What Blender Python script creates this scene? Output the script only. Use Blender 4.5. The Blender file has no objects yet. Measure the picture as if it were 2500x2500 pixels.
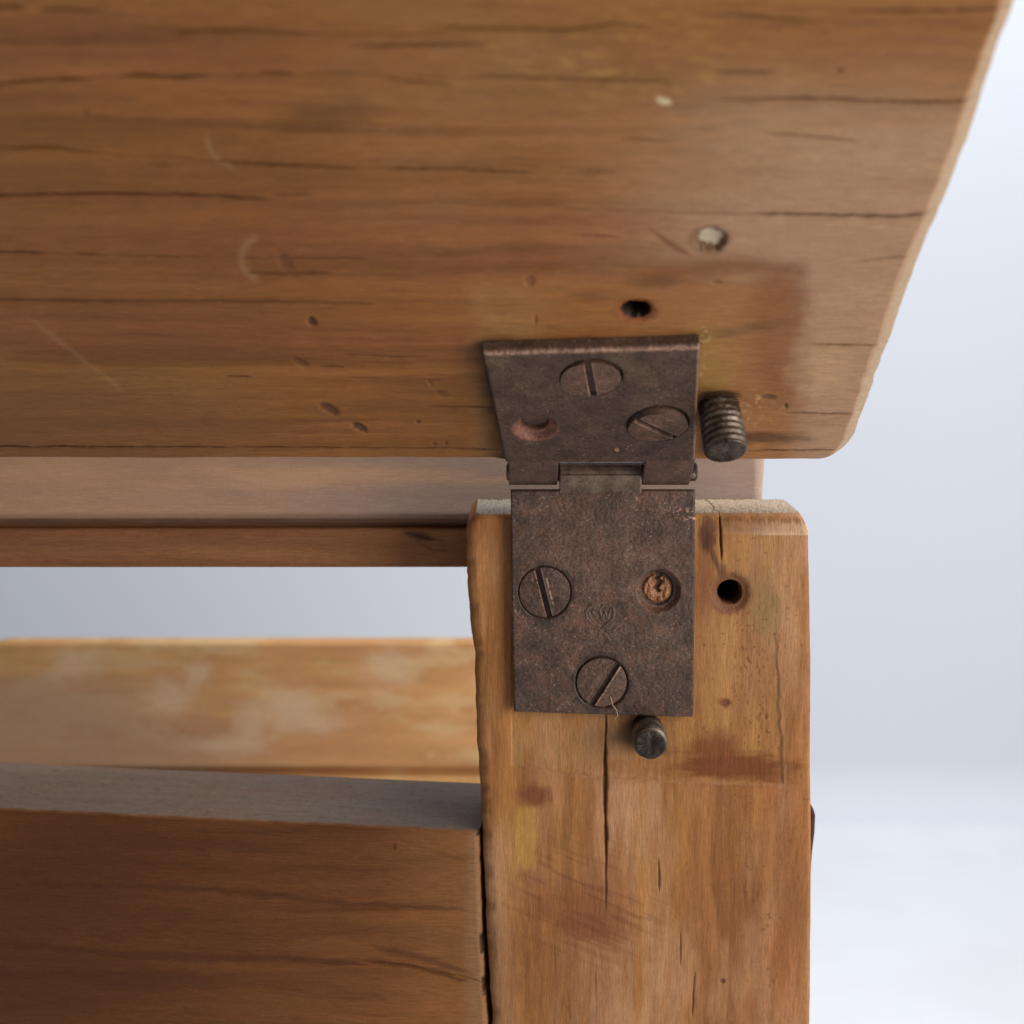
import bpy, math, random
import numpy as np
from mathutils import Vector
random.seed(3)
SC = bpy.context.scene
COL = SC.collection
R = math.radians

# ------------------------------------------------------------------ camera
PITCH = R(10.0)                       # looking ten degrees down
FPX = 3245.0                          # focal length in pixels of the 2500 px photograph
CAM = np.array([0.0, -0.29*math.cos(PITCH), 0.29*math.sin(PITCH)])
cd = bpy.data.cameras.new('camera'); cam = bpy.data.objects.new('camera', cd); COL.objects.link(cam)
cam.location = CAM.tolist(); cam.rotation_euler = (R(90)-PITCH, 0, 0)
cd.sensor_width = 36; cd.lens = 36*FPX/2500; cd.clip_start = 0.005; cd.clip_end = 20
cd.dof.use_dof = True; cd.dof.focus_distance = 0.288; cd.dof.aperture_fstop = 15.0
SC.camera = cam
FWD = np.array([0, math.cos(PITCH), -math.sin(PITCH)]); UPV = np.array([0, math.sin(PITCH), math.cos(PITCH)])

# ------------------------------------------------------------------ light
world = bpy.data.worlds.new('World'); SC.world = world; world.use_nodes = True
bg = world.node_tree.nodes['Background']; bg.inputs[0].default_value = (0.84, 0.90, 1.0, 1); bg.inputs[1].default_value = 0.20
def area(name, loc, target, sx, sy, power, color):
    d = bpy.data.lights.new(name, 'AREA'); d.shape = 'RECTANGLE'; d.size = sx; d.size_y = sy; d.energy = power; d.color = color
    o = bpy.data.objects.new(name, d); COL.objects.link(o); o.location = loc
    o.rotation_euler = (Vector(target)-Vector(loc)).to_track_quat('-Z', 'Y').to_euler()
    return o
area('window_light', (0.42, -0.31, 0.07), (0.0, 0.0, 0.0), 0.34, 0.40, 3.1, (1.0, 0.98, 0.95))
area('overhead_light', (0.35, 0.12, 0.75), (0.12, 0.25, -0.1), 0.6, 0.4, 9.0, (0.93, 0.96, 1.0))
SC.view_settings.view_transform = 'Standard'; SC.view_settings.look = 'None'
SC.view_settings.exposure = 0.0; SC.view_settings.gamma = 1.0
SC.render.engine = 'CYCLES'
try:
    SC.cycles.use_denoising = True
    SC.cycles.max_bounces = 8
except Exception: pass

# ------------------------------------------------------------------ helpers
def ray(px, py):
    return FWD + (px-1250)/FPX*np.array([1.0, 0, 0]) + (1250-py)/FPX*UPV
def project(P):                       # world points (n,3) to photo pixels
    d = P-CAM; z = d@FWD
    return 1250+FPX*d[:, 0]/z, 1250-FPX*(d@UPV)/z
class Plane:                          # a measuring plane: U to the right, V up, N = U x V towards the viewer
    def __init__(s, O, U, V):
        s.O = np.array(O, float); s.U = np.array(U, float); s.V = np.array(V, float)
        s.U /= np.linalg.norm(s.U); s.V /= np.linalg.norm(s.V); s.N = np.cross(s.U, s.V)
    def uv(s, px, py):
        r = ray(px, py); t = ((s.O-CAM)@s.N)/(r@s.N); P = CAM+t*r-s.O
        return P@s.U, P@s.V
    def pt(s, u, v, h=0.0):
        u = np.asarray(u, float); v = np.asarray(v, float); h = np.asarray(h, float)
        return s.O + u[..., None]*s.U + v[..., None]*s.V + h[..., None]*s.N
    def shifted(s, h): return Plane(s.O+h*s.N, s.U, s.V)

def _hash(ix, iy, seed):
    n = (ix.astype(np.int64)*374761393 + iy.astype(np.int64)*668265263 + seed*1442695041) & 0xffffffff
    n = ((n ^ (n >> 13))*1274126177) & 0xffffffff
    n = ((n ^ (n >> 16))*2246822519) & 0xffffffff
    return ((n ^ (n >> 15)) & 0xffff)/65535.0
def vnoise(x, y, seed=0):             # value noise, 0..1
    x = np.asarray(x, float); y = np.asarray(y, float)
    ix = np.floor(x); iy = np.floor(y); fx = x-ix; fy = y-iy
    fx = fx*fx*(3-2*fx); fy = fy*fy*(3-2*fy)
    a = _hash(ix, iy, seed); b = _hash(ix+1, iy, seed); c = _hash(ix, iy+1, seed); d = _hash(ix+1, iy+1, seed)
    return (a*(1-fx)+b*fx)*(1-fy)+(c*(1-fx)+d*fx)*fy
def fbm(x, y, seed=0, octv=4):
    s = 0; a = 0.5; t = 0
    for k in range(octv):
        s = s+a*vnoise(x*2**k, y*2**k, seed+k*17); t += a; a *= 0.55
    return s/t
def sstep(a, b, x):
    t = np.clip((x-a)/(b-a), 0, 1); return t*t*(3-2*t)
def mix(a, b, t): return a*(1-t[:, None])+np.asarray(b)*t[:, None]

def grid_object(name, verts, quads, col, grain, mat, parent=None, smooth=True):
    me = bpy.data.meshes.new(name); nv = len(verts); nq = len(quads)
    me.vertices.add(nv); me.vertices.foreach_set('co', verts.astype(np.float32).ravel())
    me.loops.add(nq*4); me.loops.foreach_set('vertex_index', quads.astype(np.int32).ravel())
    me.polygons.add(nq); me.polygons.foreach_set('loop_start', np.arange(0, nq*4, 4, dtype=np.int32))
    me.update(calc_edges=True)
    if smooth is not None:
        me.polygons.foreach_set('use_smooth', np.full(nq, bool(smooth)) if isinstance(smooth, bool) else smooth)
    if col is not None:
        a = me.attributes.new('tint', 'FLOAT_COLOR', 'POINT')
        a.data.foreach_set('color', np.concatenate([np.clip(col, 0, 1), np.ones((nv, 1))], 1).astype(np.float32).ravel())
    if grain is not None:
        a = me.attributes.new('grain', 'FLOAT_VECTOR', 'POINT')
        a.data.foreach_set('vector', grain.astype(np.float32).ravel())
    me.materials.append(mat)
    o = bpy.data.objects.new(name, me); COL.objects.link(o)
    if parent: o.parent = parent
    return o

def board(name, pl, vs, left, right, s, T, relief, color, mat, parent=None, m=6, grain='u', caprough=0.0):
    """A solid slab: its front face is a relief grid, with sides, back and two end caps.
    vs: heights up the face; left(v), right(v): edges; s: 0..1 columns; relief(u,v,px,py,eL,eR,eB,eT)->h;
    color(u,v,h,px,py,region,e)->rgb where region 0 front, 1 sides, 2 top cap, 3 bottom cap, 4 back"""
    nf = len(s); nr = len(vs); L = left(vs); Rr = right(vs)
    U = L[:, None]+(Rr-L)[:, None]*s[None, :]; V = np.repeat(vs[:, None], nf, 1)
    u = U.ravel(); v = V.ravel()
    P0 = pl.pt(u, v); px, py = project(P0)
    eL = (U-L[:, None]).ravel(); eR = (Rr[:, None]-U).ravel(); eB = v-vs[0]; eT = vs[-1]-v
    h = relief(u, v, px, py, eL, eR, eB, eT)
    H = h.reshape(nr, nf)
    n = nf+2*m+2
    idx = np.arange(nr*n).reshape(nr, n)
    UU = np.zeros((nr, n)); HH = np.zeros((nr, n)); RG = np.ones((nr, n))
    UU[:, :nf] = U; HH[:, :nf] = H; RG[:, :nf] = 0
    for k in range(m):
        f = (k+1)/(m+1)
        UU[:, nf+k] = Rr; HH[:, nf+k] = H[:, -1]*(1-f)-T*f
        UU[:, n-1-k] = L; HH[:, n-1-k] = H[:, 0]*(1-f)-T*f
    UU[:, nf+m] = Rr; HH[:, nf+m] = -T; UU[:, nf+m+1] = L; HH[:, nf+m+1] = -T; RG[:, nf+m:nf+m+2] = 4
    VV = np.repeat(vs[:, None], n, 1)
    nxt = np.roll(idx, -1, axis=1)
    q = [np.stack([idx[:-1], nxt[:-1], nxt[1:], idx[1:]], -1).reshape(-1, 4)]
    sm = [np.tile(np.arange(n) < nf-1, nr-1)]
    us = [UU.ravel()]; vv = [VV.ravel()]; hh = [HH.ravel()]; rg = [RG.ravel()]
    base = nr*n
    for row, reg in ((nr-1, 2), (0, 3)):
        G = np.zeros((m+2, nf), int)
        G[0] = idx[row, :nf]
        cu = np.repeat(U[row][None, :], m+1, 0); f = (np.arange(m+1)+1)/(m+1)
        ch = H[row][None, :]*(1-f[:, None])-T*f[:, None]
        cv = np.full((m+1, nf), vs[row])
        if caprough and reg == 2:
            cv = cv+(fbm(cu*1500, ch*1500, 91)-0.5)*caprough
        G[1:] = base+np.arange((m+1)*nf).reshape(m+1, nf)
        base += (m+1)*nf
        us.append(cu.ravel()); vv.append(cv.ravel()); hh.append(ch.ravel()); rg.append(np.full(cu.size, reg))
        for k in range(m):
            G[k+1, -1] = idx[row, nf+k]; G[k+1, 0] = idx[row, n-1-k]
        A = np.stack([G[:-1, :-1], G[:-1, 1:], G[1:, 1:], G[1:, :-1]], -1).reshape(-1, 4)
        if reg == 3: A = A[:, ::-1]
        q.append(A); sm.append(np.zeros(len(A), bool))
    us = np.concatenate(us); vv = np.concatenate(vv); hh = np.concatenate(hh); rg = np.concatenate(rg)
    W = pl.pt(us, vv, hh); px, py = project(W); fx, fy = project(pl.pt(us, vv)); px = np.where(rg == 0, fx, px); py = np.where(rg == 0, fy, py)
    c = color(us, vv, hh, px, py, rg)
    g = np.stack([us, vv, hh], 1) if grain == 'u' else np.stack([vv, us, hh], 1)
    return grid_object(name, W, np.concatenate(q), c, g*1000, mat, parent, np.concatenate(sm))

def edge_from(pl, pts, jitter=0.0, seed=5, fr=400):
    uvs = [pl.uv(x, y) for x, y in pts]; uvs.sort(key=lambda a: a[1])
    us = np.array([a[0] for a in uvs]); vs_ = np.array([a[1] for a in uvs])
    return lambda v: np.interp(v, vs_, us)+(fbm(np.asarray(v)*fr, np.asarray(v)*0, seed)-0.5)*jitter
def crack(px, py, pts, w, seed, along='x', wob=3.0, rag=0.5):
    """0..1 strength of a split that runs along a measured line, ragged and tapering at both ends"""
    if along == 'y': px, py = py, px; pts = [(b, a) for a, b in pts]
    m_ = (px > min(p[0] for p in pts)-5)&(px < max(p[0] for p in pts)+5)&(py > min(p[1] for p in pts)-4*w-wob)&(py < max(p[1] for p in pts)+4*w+wob)
    if min(p[0] for p in pts) <= 3: m_ |= (px <= 3)&(px > -400)&(py > min(p[1] for p in pts)-4*w-wob)&(py < max(p[1] for p in pts)+4*w+wob)
    out = np.zeros_like(px); px = px[m_]; py = py[m_]
    if not len(px): return out
    pts = sorted(pts); xs = np.array([p[0] for p in pts], float); ys = np.array([p[1] for p in pts], float)
    yc = np.interp(px, xs, ys)+(fbm(px/26, px*0+seed, seed, 3)-0.5)*wob
    L = xs[-1]-xs[0]; e = min(90.0, L*0.35)
    tl = np.clip((px-xs[0])/e, 0, 1) if xs[0] > 3 else (px > -400)*1.0
    tr = np.clip((xs[-1]-px)/e, 0, 1)
    tap = np.sqrt(np.clip(tl*tr, 0, 1))
    ww = np.maximum(w*tap*(1-rag+2*rag*fbm(px/40, px*0+3, seed+7, 3)), 0.01)
    out[m_] = np.exp(-((py-yc)/ww)**2)*(tap > 0)*np.clip(0.25+1.1*tap, 0, 1)
    return out
def blob(px, py, cx, cy, rx, ry, rot=0, rough=0.35, seed=1, hard=0.5):
    rm = max(rx, ry)*(1+hard+rough)+2
    m_ = (np.abs(px-cx) < rm)&(np.abs(py-cy) < rm); out = np.zeros_like(px); px = px[m_]; py = py[m_]
    if not len(px): return out
    c, s_ = math.cos(R(rot)), math.sin(R(rot)); dx = px-cx; dy = py-cy
    a = (dx*c+dy*s_)/rx; b = (-dx*s_+dy*c)/ry
    d = np.sqrt(a*a+b*b)+(fbm(px/max(8, rx*0.5), py/max(8, ry*0.5), seed)-0.5)*2*rough
    out[m_] = 1-sstep(1-hard, 1+hard, d)
    return out

# ------------------------------------------------------------------ materials
def nodes_of(name):
    m = bpy.data.materials.new(name); m.use_nodes = True; nt = m.node_tree
    return m, nt, nt.nodes['Principled BSDF'], nt.nodes.new, nt.links.new
def wood_material(name='aged_wood', rough=0.52, fibre=0.30, bump=0.35, gain=(0.73, 0.60, 0.455)):
    m, nt, b, N, Lk = nodes_of(name)
    ar = N('ShaderNodeAttribute'); ar.attribute_name = 'tint'
    at = N('ShaderNodeVectorMath'); at.operation = 'MULTIPLY'; Lk(ar.outputs['Color'], at.inputs[0]); at.inputs[1].default_value = gain
    gr = N('ShaderNodeAttribute'); gr.attribute_name = 'grain'
    mp = N('ShaderNodeMapping'); mp.inputs['Scale'].default_value = (0.22, 3.4, 2.2); Lk(gr.outputs['Vector'], mp.inputs[0])
    n1 = N('ShaderNodeTexNoise'); n1.inputs['Scale'].default_value = 1.0; n1.inputs['Detail'].default_value = 6; n1.inputs['Roughness'].default_value = 0.7
    Lk(mp.outputs[0], n1.inputs['Vector'])
    mp2 = N('ShaderNodeMapping'); mp2.inputs['Scale'].default_value = (1.1, 4.5, 3.0); Lk(gr.outputs['Vector'], mp2.inputs[0])
    n2 = N('ShaderNodeTexNoise'); n2.inputs['Scale'].default_value = 1.0; n2.inputs['Detail'].default_value = 5; n2.inputs['Roughness'].default_value = 0.75
    Lk(mp2.outputs[0], n2.inputs['Vector'])
    r1 = N('ShaderNodeMapRange'); r1.inputs['From Min'].default_value = 0.3; r1.inputs['From Max'].default_value = 0.7
    r1.inputs['To Min'].default_value = 1-fibre; r1.inputs['To Max'].default_value = 1+fibre*0.8; Lk(n1.outputs[0], r1.inputs['Value'])
    r2 = N('ShaderNodeMapRange'); r2.inputs['From Min'].default_value = 0.35; r2.inputs['From Max'].default_value = 0.7
    r2.inputs['To Min'].default_value = 1-fibre*0.5; r2.inputs['To Max'].default_value = 1+fibre*0.45; Lk(n2.outputs[0], r2.inputs['Value'])
    mu = N('ShaderNodeMath'); mu.operation = 'MULTIPLY'; Lk(r1.outputs[0], mu.inputs[0]); Lk(r2.outputs[0], mu.inputs[1])
    vm = N('ShaderNodeVectorMath'); vm.operation = 'SCALE'; Lk(at.outputs[0], vm.inputs[0]); Lk(mu.outputs[0], vm.inputs['Scale'])
    # pores: short dark ticks along the grain
    mp3 = N('ShaderNodeMapping'); mp3.inputs['Scale'].default_value = (0.9, 6.5, 3.0); Lk(gr.outputs['Vector'], mp3.inputs[0])
    n3 = N('ShaderNodeTexNoise'); n3.inputs['Scale'].default_value = 1.0; n3.inputs['Detail'].default_value = 2; Lk(mp3.outputs[0], n3.inputs['Vector'])
    r3 = N('ShaderNodeMapRange'); r3.inputs['From Min'].default_value = 0.66; r3.inputs['From Max'].default_value = 0.76
    r3.inputs['To Min'].default_value = 1.0; r3.inputs['To Max'].default_value = 0.62; Lk(n3.outputs[0], r3.inputs['Value'])
    vm2 = N('ShaderNodeVectorMath'); vm2.operation = 'SCALE'; Lk(vm.outputs[0], vm2.inputs[0]); Lk(r3.outputs[0], vm2.inputs['Scale'])
    mp4 = N('ShaderNodeMapping'); mp4.inputs['Scale'].default_value = (0.7, 5.0, 2.0); mp4.inputs['Location'].default_value = (40, 17, 3); Lk(gr.outputs['Vector'], mp4.inputs[0])
    n4 = N('ShaderNodeTexNoise'); n4.inputs['Scale'].default_value = 1.0; n4.inputs['Detail'].default_value = 3; Lk(mp4.outputs[0], n4.inputs['Vector'])
    r4 = N('ShaderNodeMapRange'); r4.inputs['From Min'].default_value = 0.62; r4.inputs['From Max'].default_value = 0.74
    r4.inputs['To Min'].default_value = 0.0; r4.inputs['To Max'].default_value = 0.55; Lk(n4.outputs[0], r4.inputs['Value'])
    vm3 = N('ShaderNodeMix'); vm3.data_type = 'RGBA'; Lk(r4.outputs[0], vm3.inputs['Factor']); Lk(vm2.outputs[0], vm3.inputs['A'])
    vs4 = N('ShaderNodeVectorMath'); vs4.operation = 'MULTIPLY_ADD'; vs4.inputs[1].default_value = (1.45, 1.5, 1.6); vs4.inputs[2].default_value = (.03, .025, .02)
    Lk(vm2.outputs[0], vs4.inputs[0]); Lk(vs4.outputs[0], vm3.inputs['B']); Lk(vm3.outputs['Result'], b.inputs['Base Color'])
    rr = N('ShaderNodeMapRange'); rr.inputs['To Min'].default_value = rough-0.12; rr.inputs['To Max'].default_value = rough+0.2
    Lk(n2.outputs[0], rr.inputs['Value']); Lk(rr.outputs[0], b.inputs['Roughness'])
    b.inputs['Specular IOR Level'].default_value = 0.2
    bp = N('ShaderNodeBump'); bp.inputs['Strength'].default_value = bump; bp.inputs['Distance'].default_value = 0.0002
    ad = N('ShaderNodeMath'); ad.operation = 'ADD'; Lk(n1.outputs[0], ad.inputs[0]); Lk(n2.outputs[0], ad.inputs[1])
    Lk(ad.outputs[0], bp.inputs['Height']); Lk(bp.outputs[0], b.inputs['Normal'])
    return m
WOOD = wood_material()
DUSTY = wood_material('dusty_wood', rough=0.7, fibre=0.14, bump=0.5, gain=(1.0, 0.92, 0.86))

def iron_material(name, base, light, rough=0.55, metal=0.35, use_attr=True, speck=0.4):
    m, nt, b, N, Lk = nodes_of(name)
    tc = N('ShaderNodeTexCoord')
    n1 = N('ShaderNodeTexNoise'); n1.inputs['Scale'].default_value = 1900; n1.inputs['Detail'].default_value = 5; n1.inputs['Roughness'].default_value = 0.72
    n2 = N('ShaderNodeTexNoise'); n2.inputs['Scale'].default_value = 260; n2.inputs['Detail'].default_value = 5; n2.inputs['Roughness'].default_value = 0.6
    for n in (n1, n2): Lk(tc.outputs['Object'], n.inputs['Vector'])
    cr = N('ShaderNodeValToRGB'); cr.color_ramp.elements[0].position = 0.36; cr.color_ramp.elements[0].color = (*base, 1)
    cr.color_ramp.elements[1].position = 0.66; cr.color_ramp.elements[1].color = (*light, 1); Lk(n2.outputs[0], cr.inputs[0])
    r1 = N('ShaderNodeMapRange'); r1.inputs['From Min'].default_value = 0.3; r1.inputs['From Max'].default_value = 0.7
    r1.inputs['To Min'].default_value = 1-speck; r1.inputs['To Max'].default_value = 1+speck*1.1; Lk(n1.outputs[0], r1.inputs['Value'])
    vm = N('ShaderNodeVectorMath'); vm.operation = 'SCALE'; Lk(cr.outputs[0], vm.inputs[0]); Lk(r1.outputs[0], vm.inputs['Scale'])
    last = vm.outputs[0]
    if use_attr:
        at = N('ShaderNodeAttribute'); at.attribute_name = 'tint'
        mm = N('ShaderNodeVectorMath'); mm.operation = 'MULTIPLY'; Lk(last, mm.inputs[0])
        sc2 = N('ShaderNodeVectorMath'); sc2.operation = 'SCALE'; sc2.inputs['Scale'].default_value = 4.0; Lk(at.outputs['Color'], sc2.inputs[0])
        Lk(sc2.outputs[0], mm.inputs[1]); last = mm.outputs[0]
    # tiny pale grains of dust
    v = N('ShaderNodeTexVoronoi'); v.inputs['Scale'].default_value = 420; Lk(tc.outputs['Object'], v.inputs['Vector'])
    r3 = N('ShaderNodeMapRange'); r3.inputs['From Min'].default_value = 0.035; r3.inputs['From Max'].default_value = 0.075
    r3.inputs['To Min'].default_value = 0.75; r3.inputs['To Max'].default_value = 0.0; Lk(v.outputs['Distance'], r3.inputs['Value'])
    gt = N('ShaderNodeMath'); gt.operation = 'GREATER_THAN'; gt.inputs[1].default_value = 0.82
    sp = N('ShaderNodeSeparateColor'); Lk(v.outputs['Color'], sp.inputs[0]); Lk(sp.outputs[0], gt.inputs[0])
    mu = N('ShaderNodeMath'); mu.operation = 'MULTIPLY'; Lk(r3.outputs[0], mu.inputs[0]); Lk(gt.outputs[0], mu.inputs[1])
    mx = N('ShaderNodeMix'); mx.data_type = 'RGBA'; Lk(mu.outputs[0], mx.inputs['Factor']); Lk(last, mx.inputs['A'])
    mx.inputs['B'].default_value = (0.42, 0.33, 0.25, 1); Lk(mx.outputs['Result'], b.inputs['Base Color'])
    rr = N('ShaderNodeMapRange'); rr.inputs['To Min'].default_value = rough-0.18; rr.inputs['To Max'].default_value = rough+0.22
    Lk(n1.outputs[0], rr.inputs['Value']); Lk(rr.outputs[0], b.inputs['Roughness'])
    b.inputs['Metallic'].default_value = metal; b.inputs['Specular IOR Level'].default_value = 0.4
    bp = N('ShaderNodeBump'); bp.inputs['Strength'].default_value = 0.55; bp.inputs['Distance'].default_value = 0.00012
    ad = N('ShaderNodeMath'); ad.operation = 'ADD'; Lk(n1.outputs[0], ad.inputs[0]); Lk(n2.outputs[0], ad.inputs[1])
    Lk(ad.outputs[0], bp.inputs['Height']); Lk(bp.outputs[0], b.inputs['Normal'])
    return m
IRON = iron_material('rusty_brown_iron', (0.070, 0.037, 0.024), (0.115, 0.064, 0.044), metal=0.1, speck=0.62)
BOLT = iron_material('dull_dark_steel', (0.062, 0.044, 0.033), (0.20, 0.155, 0.118), rough=0.44, metal=0.7)
WORN = iron_material('rubbed_steel', (0.095, 0.058, 0.040), (0.22, 0.155, 0.112), rough=0.42, metal=0.35, use_attr=False)

def plaster(name, col, col2, scale, rough=0.9):
    m, nt, b, N, Lk = nodes_of(name)
    tc = N('ShaderNodeTexCoord'); n = N('ShaderNodeTexNoise'); n.inputs['Scale'].default_value = scale; n.inputs['Detail'].default_value = 4
    Lk(tc.outputs['Object'], n.inputs['Vector'])
    cr = N('ShaderNodeValToRGB'); cr.color_ramp.elements[0].position = 0.35; cr.color_ramp.elements[0].color = (*col2, 1)
    cr.color_ramp.elements[1].position = 0.6; cr.color_ramp.elements[1].color = (*col, 1)
    Lk(n.outputs[0], cr.inputs[0]); Lk(cr.outputs[0], b.inputs['Base Color']); b.inputs['Roughness'].default_value = rough
    return m
def empty(name, loc, label=None, cat=None):
    o = bpy.data.objects.new(name, None); COL.objects.link(o); o.location = loc; o.empty_display_size = 0.01
    if label: o['label'] = label; o['category'] = cat
    return o
def adopt(o, parent):                 # parent without moving the mesh
    o.parent = parent; o.matrix_parent_inverse = parent.matrix_world.inverted() if False else o.matrix_parent_inverse
    return o

# ------------------------------------------------------------------ setting: white sheet floor and pale wall
FLOOR_Z = -0.33; WALL_Y = 0.625
def simple_mesh(name, verts, faces, mat, parent=None, smooth=False):
    me = bpy.data.meshes.new(name); me.from_pydata([tuple(v) for v in verts], [], faces); me.update()
    if smooth:
        for p in me.polygons: p.use_smooth = True
    me.materials.append(mat); o = bpy.data.objects.new(name, me); COL.objects.link(o)
    if parent: o.parent = parent
    return o
FM = plaster('white_sheet', (0.78, 0.79, 0.82), (0.73, 0.73, 0.735), 9)
WM = plaster('pale_wall_paint', (0.70, 0.725, 0.77), (0.69, 0.71, 0.76), 3)
nx, ny = 60, 60
fv = []; ff = []
for j in range(ny+1):
    for i in range(nx+1):
        x = -1.6+3.4*i/nx; y = -0.9+(WALL_Y-0.004+0.9)*j/ny
        fv.append((x, y, FLOOR_Z+0.002*(float(fbm(np.array([x*3.0]), np.array([y*3.0]), 4)[0])-0.5)))
for j in range(ny):
    for i in range(nx):
        a = j*(nx+1)+i; ff.append((a, a+1, a+nx+2, a+nx+1))
o = simple_mesh('floor', fv, ff, FM, smooth=True); o['kind'] = 'structure'
prof = [(WALL_Y-0.04+0.04*math.sin(t), FLOOR_Z-0.003+0.04-0.04*math.cos(t)) for t in [k*math.pi/2/8 for k in range(9)]]+[(WALL_Y, 0.9)]
wv = []; wf = []
for k, (y, z) in enumerate(prof): wv += [(-1.6, y, z), (1.8, y, z)]
for k in range(len(prof)-1): wf.append((2*k, 2*k+1, 2*k+3, 2*k+2))
o = simple_mesh('wall', wv, wf, WM, smooth=False); o['kind'] = 'structure'

ONE = np.array([.25, .25, .25])
# ------------------------------------------------------------------ wood colours (albedo, linear)
AMBER = np.array([0.42, 0.205, 0.072]); RED = np.array([0.36, 0.160, 0.072]); GREY = np.array([0.66, 0.46, 0.315])
YEL = np.array([0.46, 0.265, 0.085]); PALE = np.array([0.74, 0.54, 0.36]); DUST = np.array([0.36, 0.31, 0.28])
def bands(g, a, seed, ring=2.2, warp=1.0):
    """growth bands: g runs along the grain, a across it, both in mm"""
    w = a+warp*(fbm(g/55, a/14, seed)-0.5)*6+(fbm(g/18, a/5, seed+3)-0.5)*0.8
    b1 = fbm(g/70, w/ring, seed+11, 4); b2 = fbm(g/22, w/(ring*0.35), seed+23, 3); b3 = fbm(g/120, w/(ring*4), seed+37, 3)
    return b1, b2, b3
def wood_base(g, a, seed, c1=AMBER, c2=RED, ring=2.2, contrast=1.0):
    b1, b2, b3 = bands(g, a, seed, ring)
    c = mix(np.repeat(c1[None, :], len(g), 0), c2, sstep(0.35, 0.68, b3))
    f = 1-contrast*(0.34*sstep(0.50, 0.72, b1)+0.16*sstep(0.52, 0.75, b2))+0.16*sstep(0.5, 0.25, b1)
    c = c*f[:, None]**np.array([1.0, 1.15, 1.3])
    pt = fbm(g/30, a/14, seed+51, 3)
    return c*(0.86+0.28*pt)[:, None]

# ------------------------------------------------------------------ the hinged upper board
KC = np.array([0.0, 0.0003, 0.0])                        # hinge axis
KC[2] = (CAM+ray(1250, 1156)*((KC[1]-CAM[1])/ray(1250, 1156)[1]))[2]
KR = 0.0025
A_ = R(39.0)
PV = np.array([0, -math.cos(A_), math.sin(A_)]); PN = np.cross(np.array([1.0, 0, 0]), PV)
LEAF_UP = Plane(KC+KR*PN, (1, 0, 0), PV)
LT = 0.0026
PL = LEAF_UP.shifted(-LT)
HB = empty('hinged_board', (0, 0, 0), 'broad brown plank leaning out over the post, screwed to the upper hinge leaf', 'wooden board')
Redge = edge_from(PL, [(2031, 1127), (2061, 1113), (2090, 1071), (2132, 952), (2198, 774), (2251, 625), (2290, 540), (2308, 497), (2358, 369), (2412, 202), (2448, 107), (2489, 0), (2570, -190)], 0.0007, 8, 170)
v0 = PL.uv(1250, 1126)[1]
rows_py = np.linspace(1126, -150, 800)
vs = np.array([PL.uv(1250, y)[1] for y in rows_py])
L0 = -0.20
s = np.concatenate([np.linspace(0, 0.265, 12, endpoint=False), np.linspace(0.265, 0.62, 300, endpoint=False), np.linspace(0.62, 1, 470)])
PCR = [  # (points, half width px, strength)
 ([(0,205),(95,197),(225,192)],3.5,.75), ([(120,193),(225,192)],4.5,.9), ([(280,186),(340,184),(420,188),(507,183)],5.5,1.0),
 ([(630,174),(717,179)],4,.8), ([(740,179),(862,177)],3,.4), ([(935,192),(1010,200),(1108,206)],4,.6), ([(1130,190),(1300,192),(1400,196),(1640,199)],3.5,.6),
 ([(400,80),(550,73),(768,83)],4.5,.7), ([(840,114),(913,117),(1040,113),(1188,109)],5,.6), ([(1065,69),(1230,73),(1400,76),(1490,60),(1590,66)],5,.6),
 ([(87,27),(160,24),(246,28)],5,.7), ([(0,21),(56,19)],5,.7), ([(0,362),(70,360),(145,360),(180,370),(254,377)],3,.6),
 ([(0,478),(217,474),(435,477),(540,482),(660,489)],3.4,1.0), ([(660,478),(760,475)],3,.3), ([(340,404),(420,407)],4,.4), ([(507,396),(652,404),(768,407),(870,413)],3.6,.85), ([(906,411),(1101,413),(1200,419),(1311,422)],2.8,.8),
 ([(0,616),(60,617),(120,620)],3,.7), ([(175,619),(255,622)],3,.75), ([(255,622),(450,630)],3,.35), ([(700,629),(800,632),(898,634)],4,.45), ([(580,668),(690,670),(804,668)],6,.45),
 ([(0,733),(300,737),(507,735),(920,743)],5,.4), ([(833,868),(940,871),(1050,872)],2.6,.7), ([(775,895),(840,896)],2.4,.7), ([(543,920),(616,921)],2.4,.6), ([(843,922),(930,923)],2,.4),
 ([(1043,993),(1110,995),(1216,996)],2.2,.8), ([(0,1091),(300,1092),(507,1094),(870,1098),(1232,1098)],3.6,1.0),
 ([(1697,240),(1800,243),(1918,240)],2.5,.5), ([(1850,240),(1990,241),(2084,245),(2203,251),(2450,246)],4.2,1.0), ([(1660,522),(1852,524)],2.2,.5), ([(1820,523),(2000,526),(2174,530),(2360,520)],3.8,1.0),
 ([(1686,33),(1800,42),(1995,54)],6,.45), ([(2060,26),(2200,31),(2540,20)],4,.7), ([(1721,174),(1800,177),(1894,174)],4,.6), ([(2035,172),(2060,173)],6,.5),
 ([(1852,324),(1995,338),(2096,348)],2.6,.6), ([(1495,339),(1560,342),(1650,347)],2.4,.6), ([(1400,574),(1507,579)],2.4,.6), ([(1400,419),(1500,420)],2,.5),
 ([(1959,841),(2060,842),(2250,847)],2.2,.9), ([(1918,1010),(2000,1012),(2180,1014)],2.4,.9), ([(1812,1101),(1920,1102),(2050,1098)],2.6,.9), ([(2080,640),(2220,625)],2.5,.35), ([(1100,1103),(1225,1100)],4,.5)]
PCR = [(p, w*.66 if w > 3.9 and max(q[1] for q in p) < 420 else w*.9, st) for p, w, st in PCR]
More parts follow.
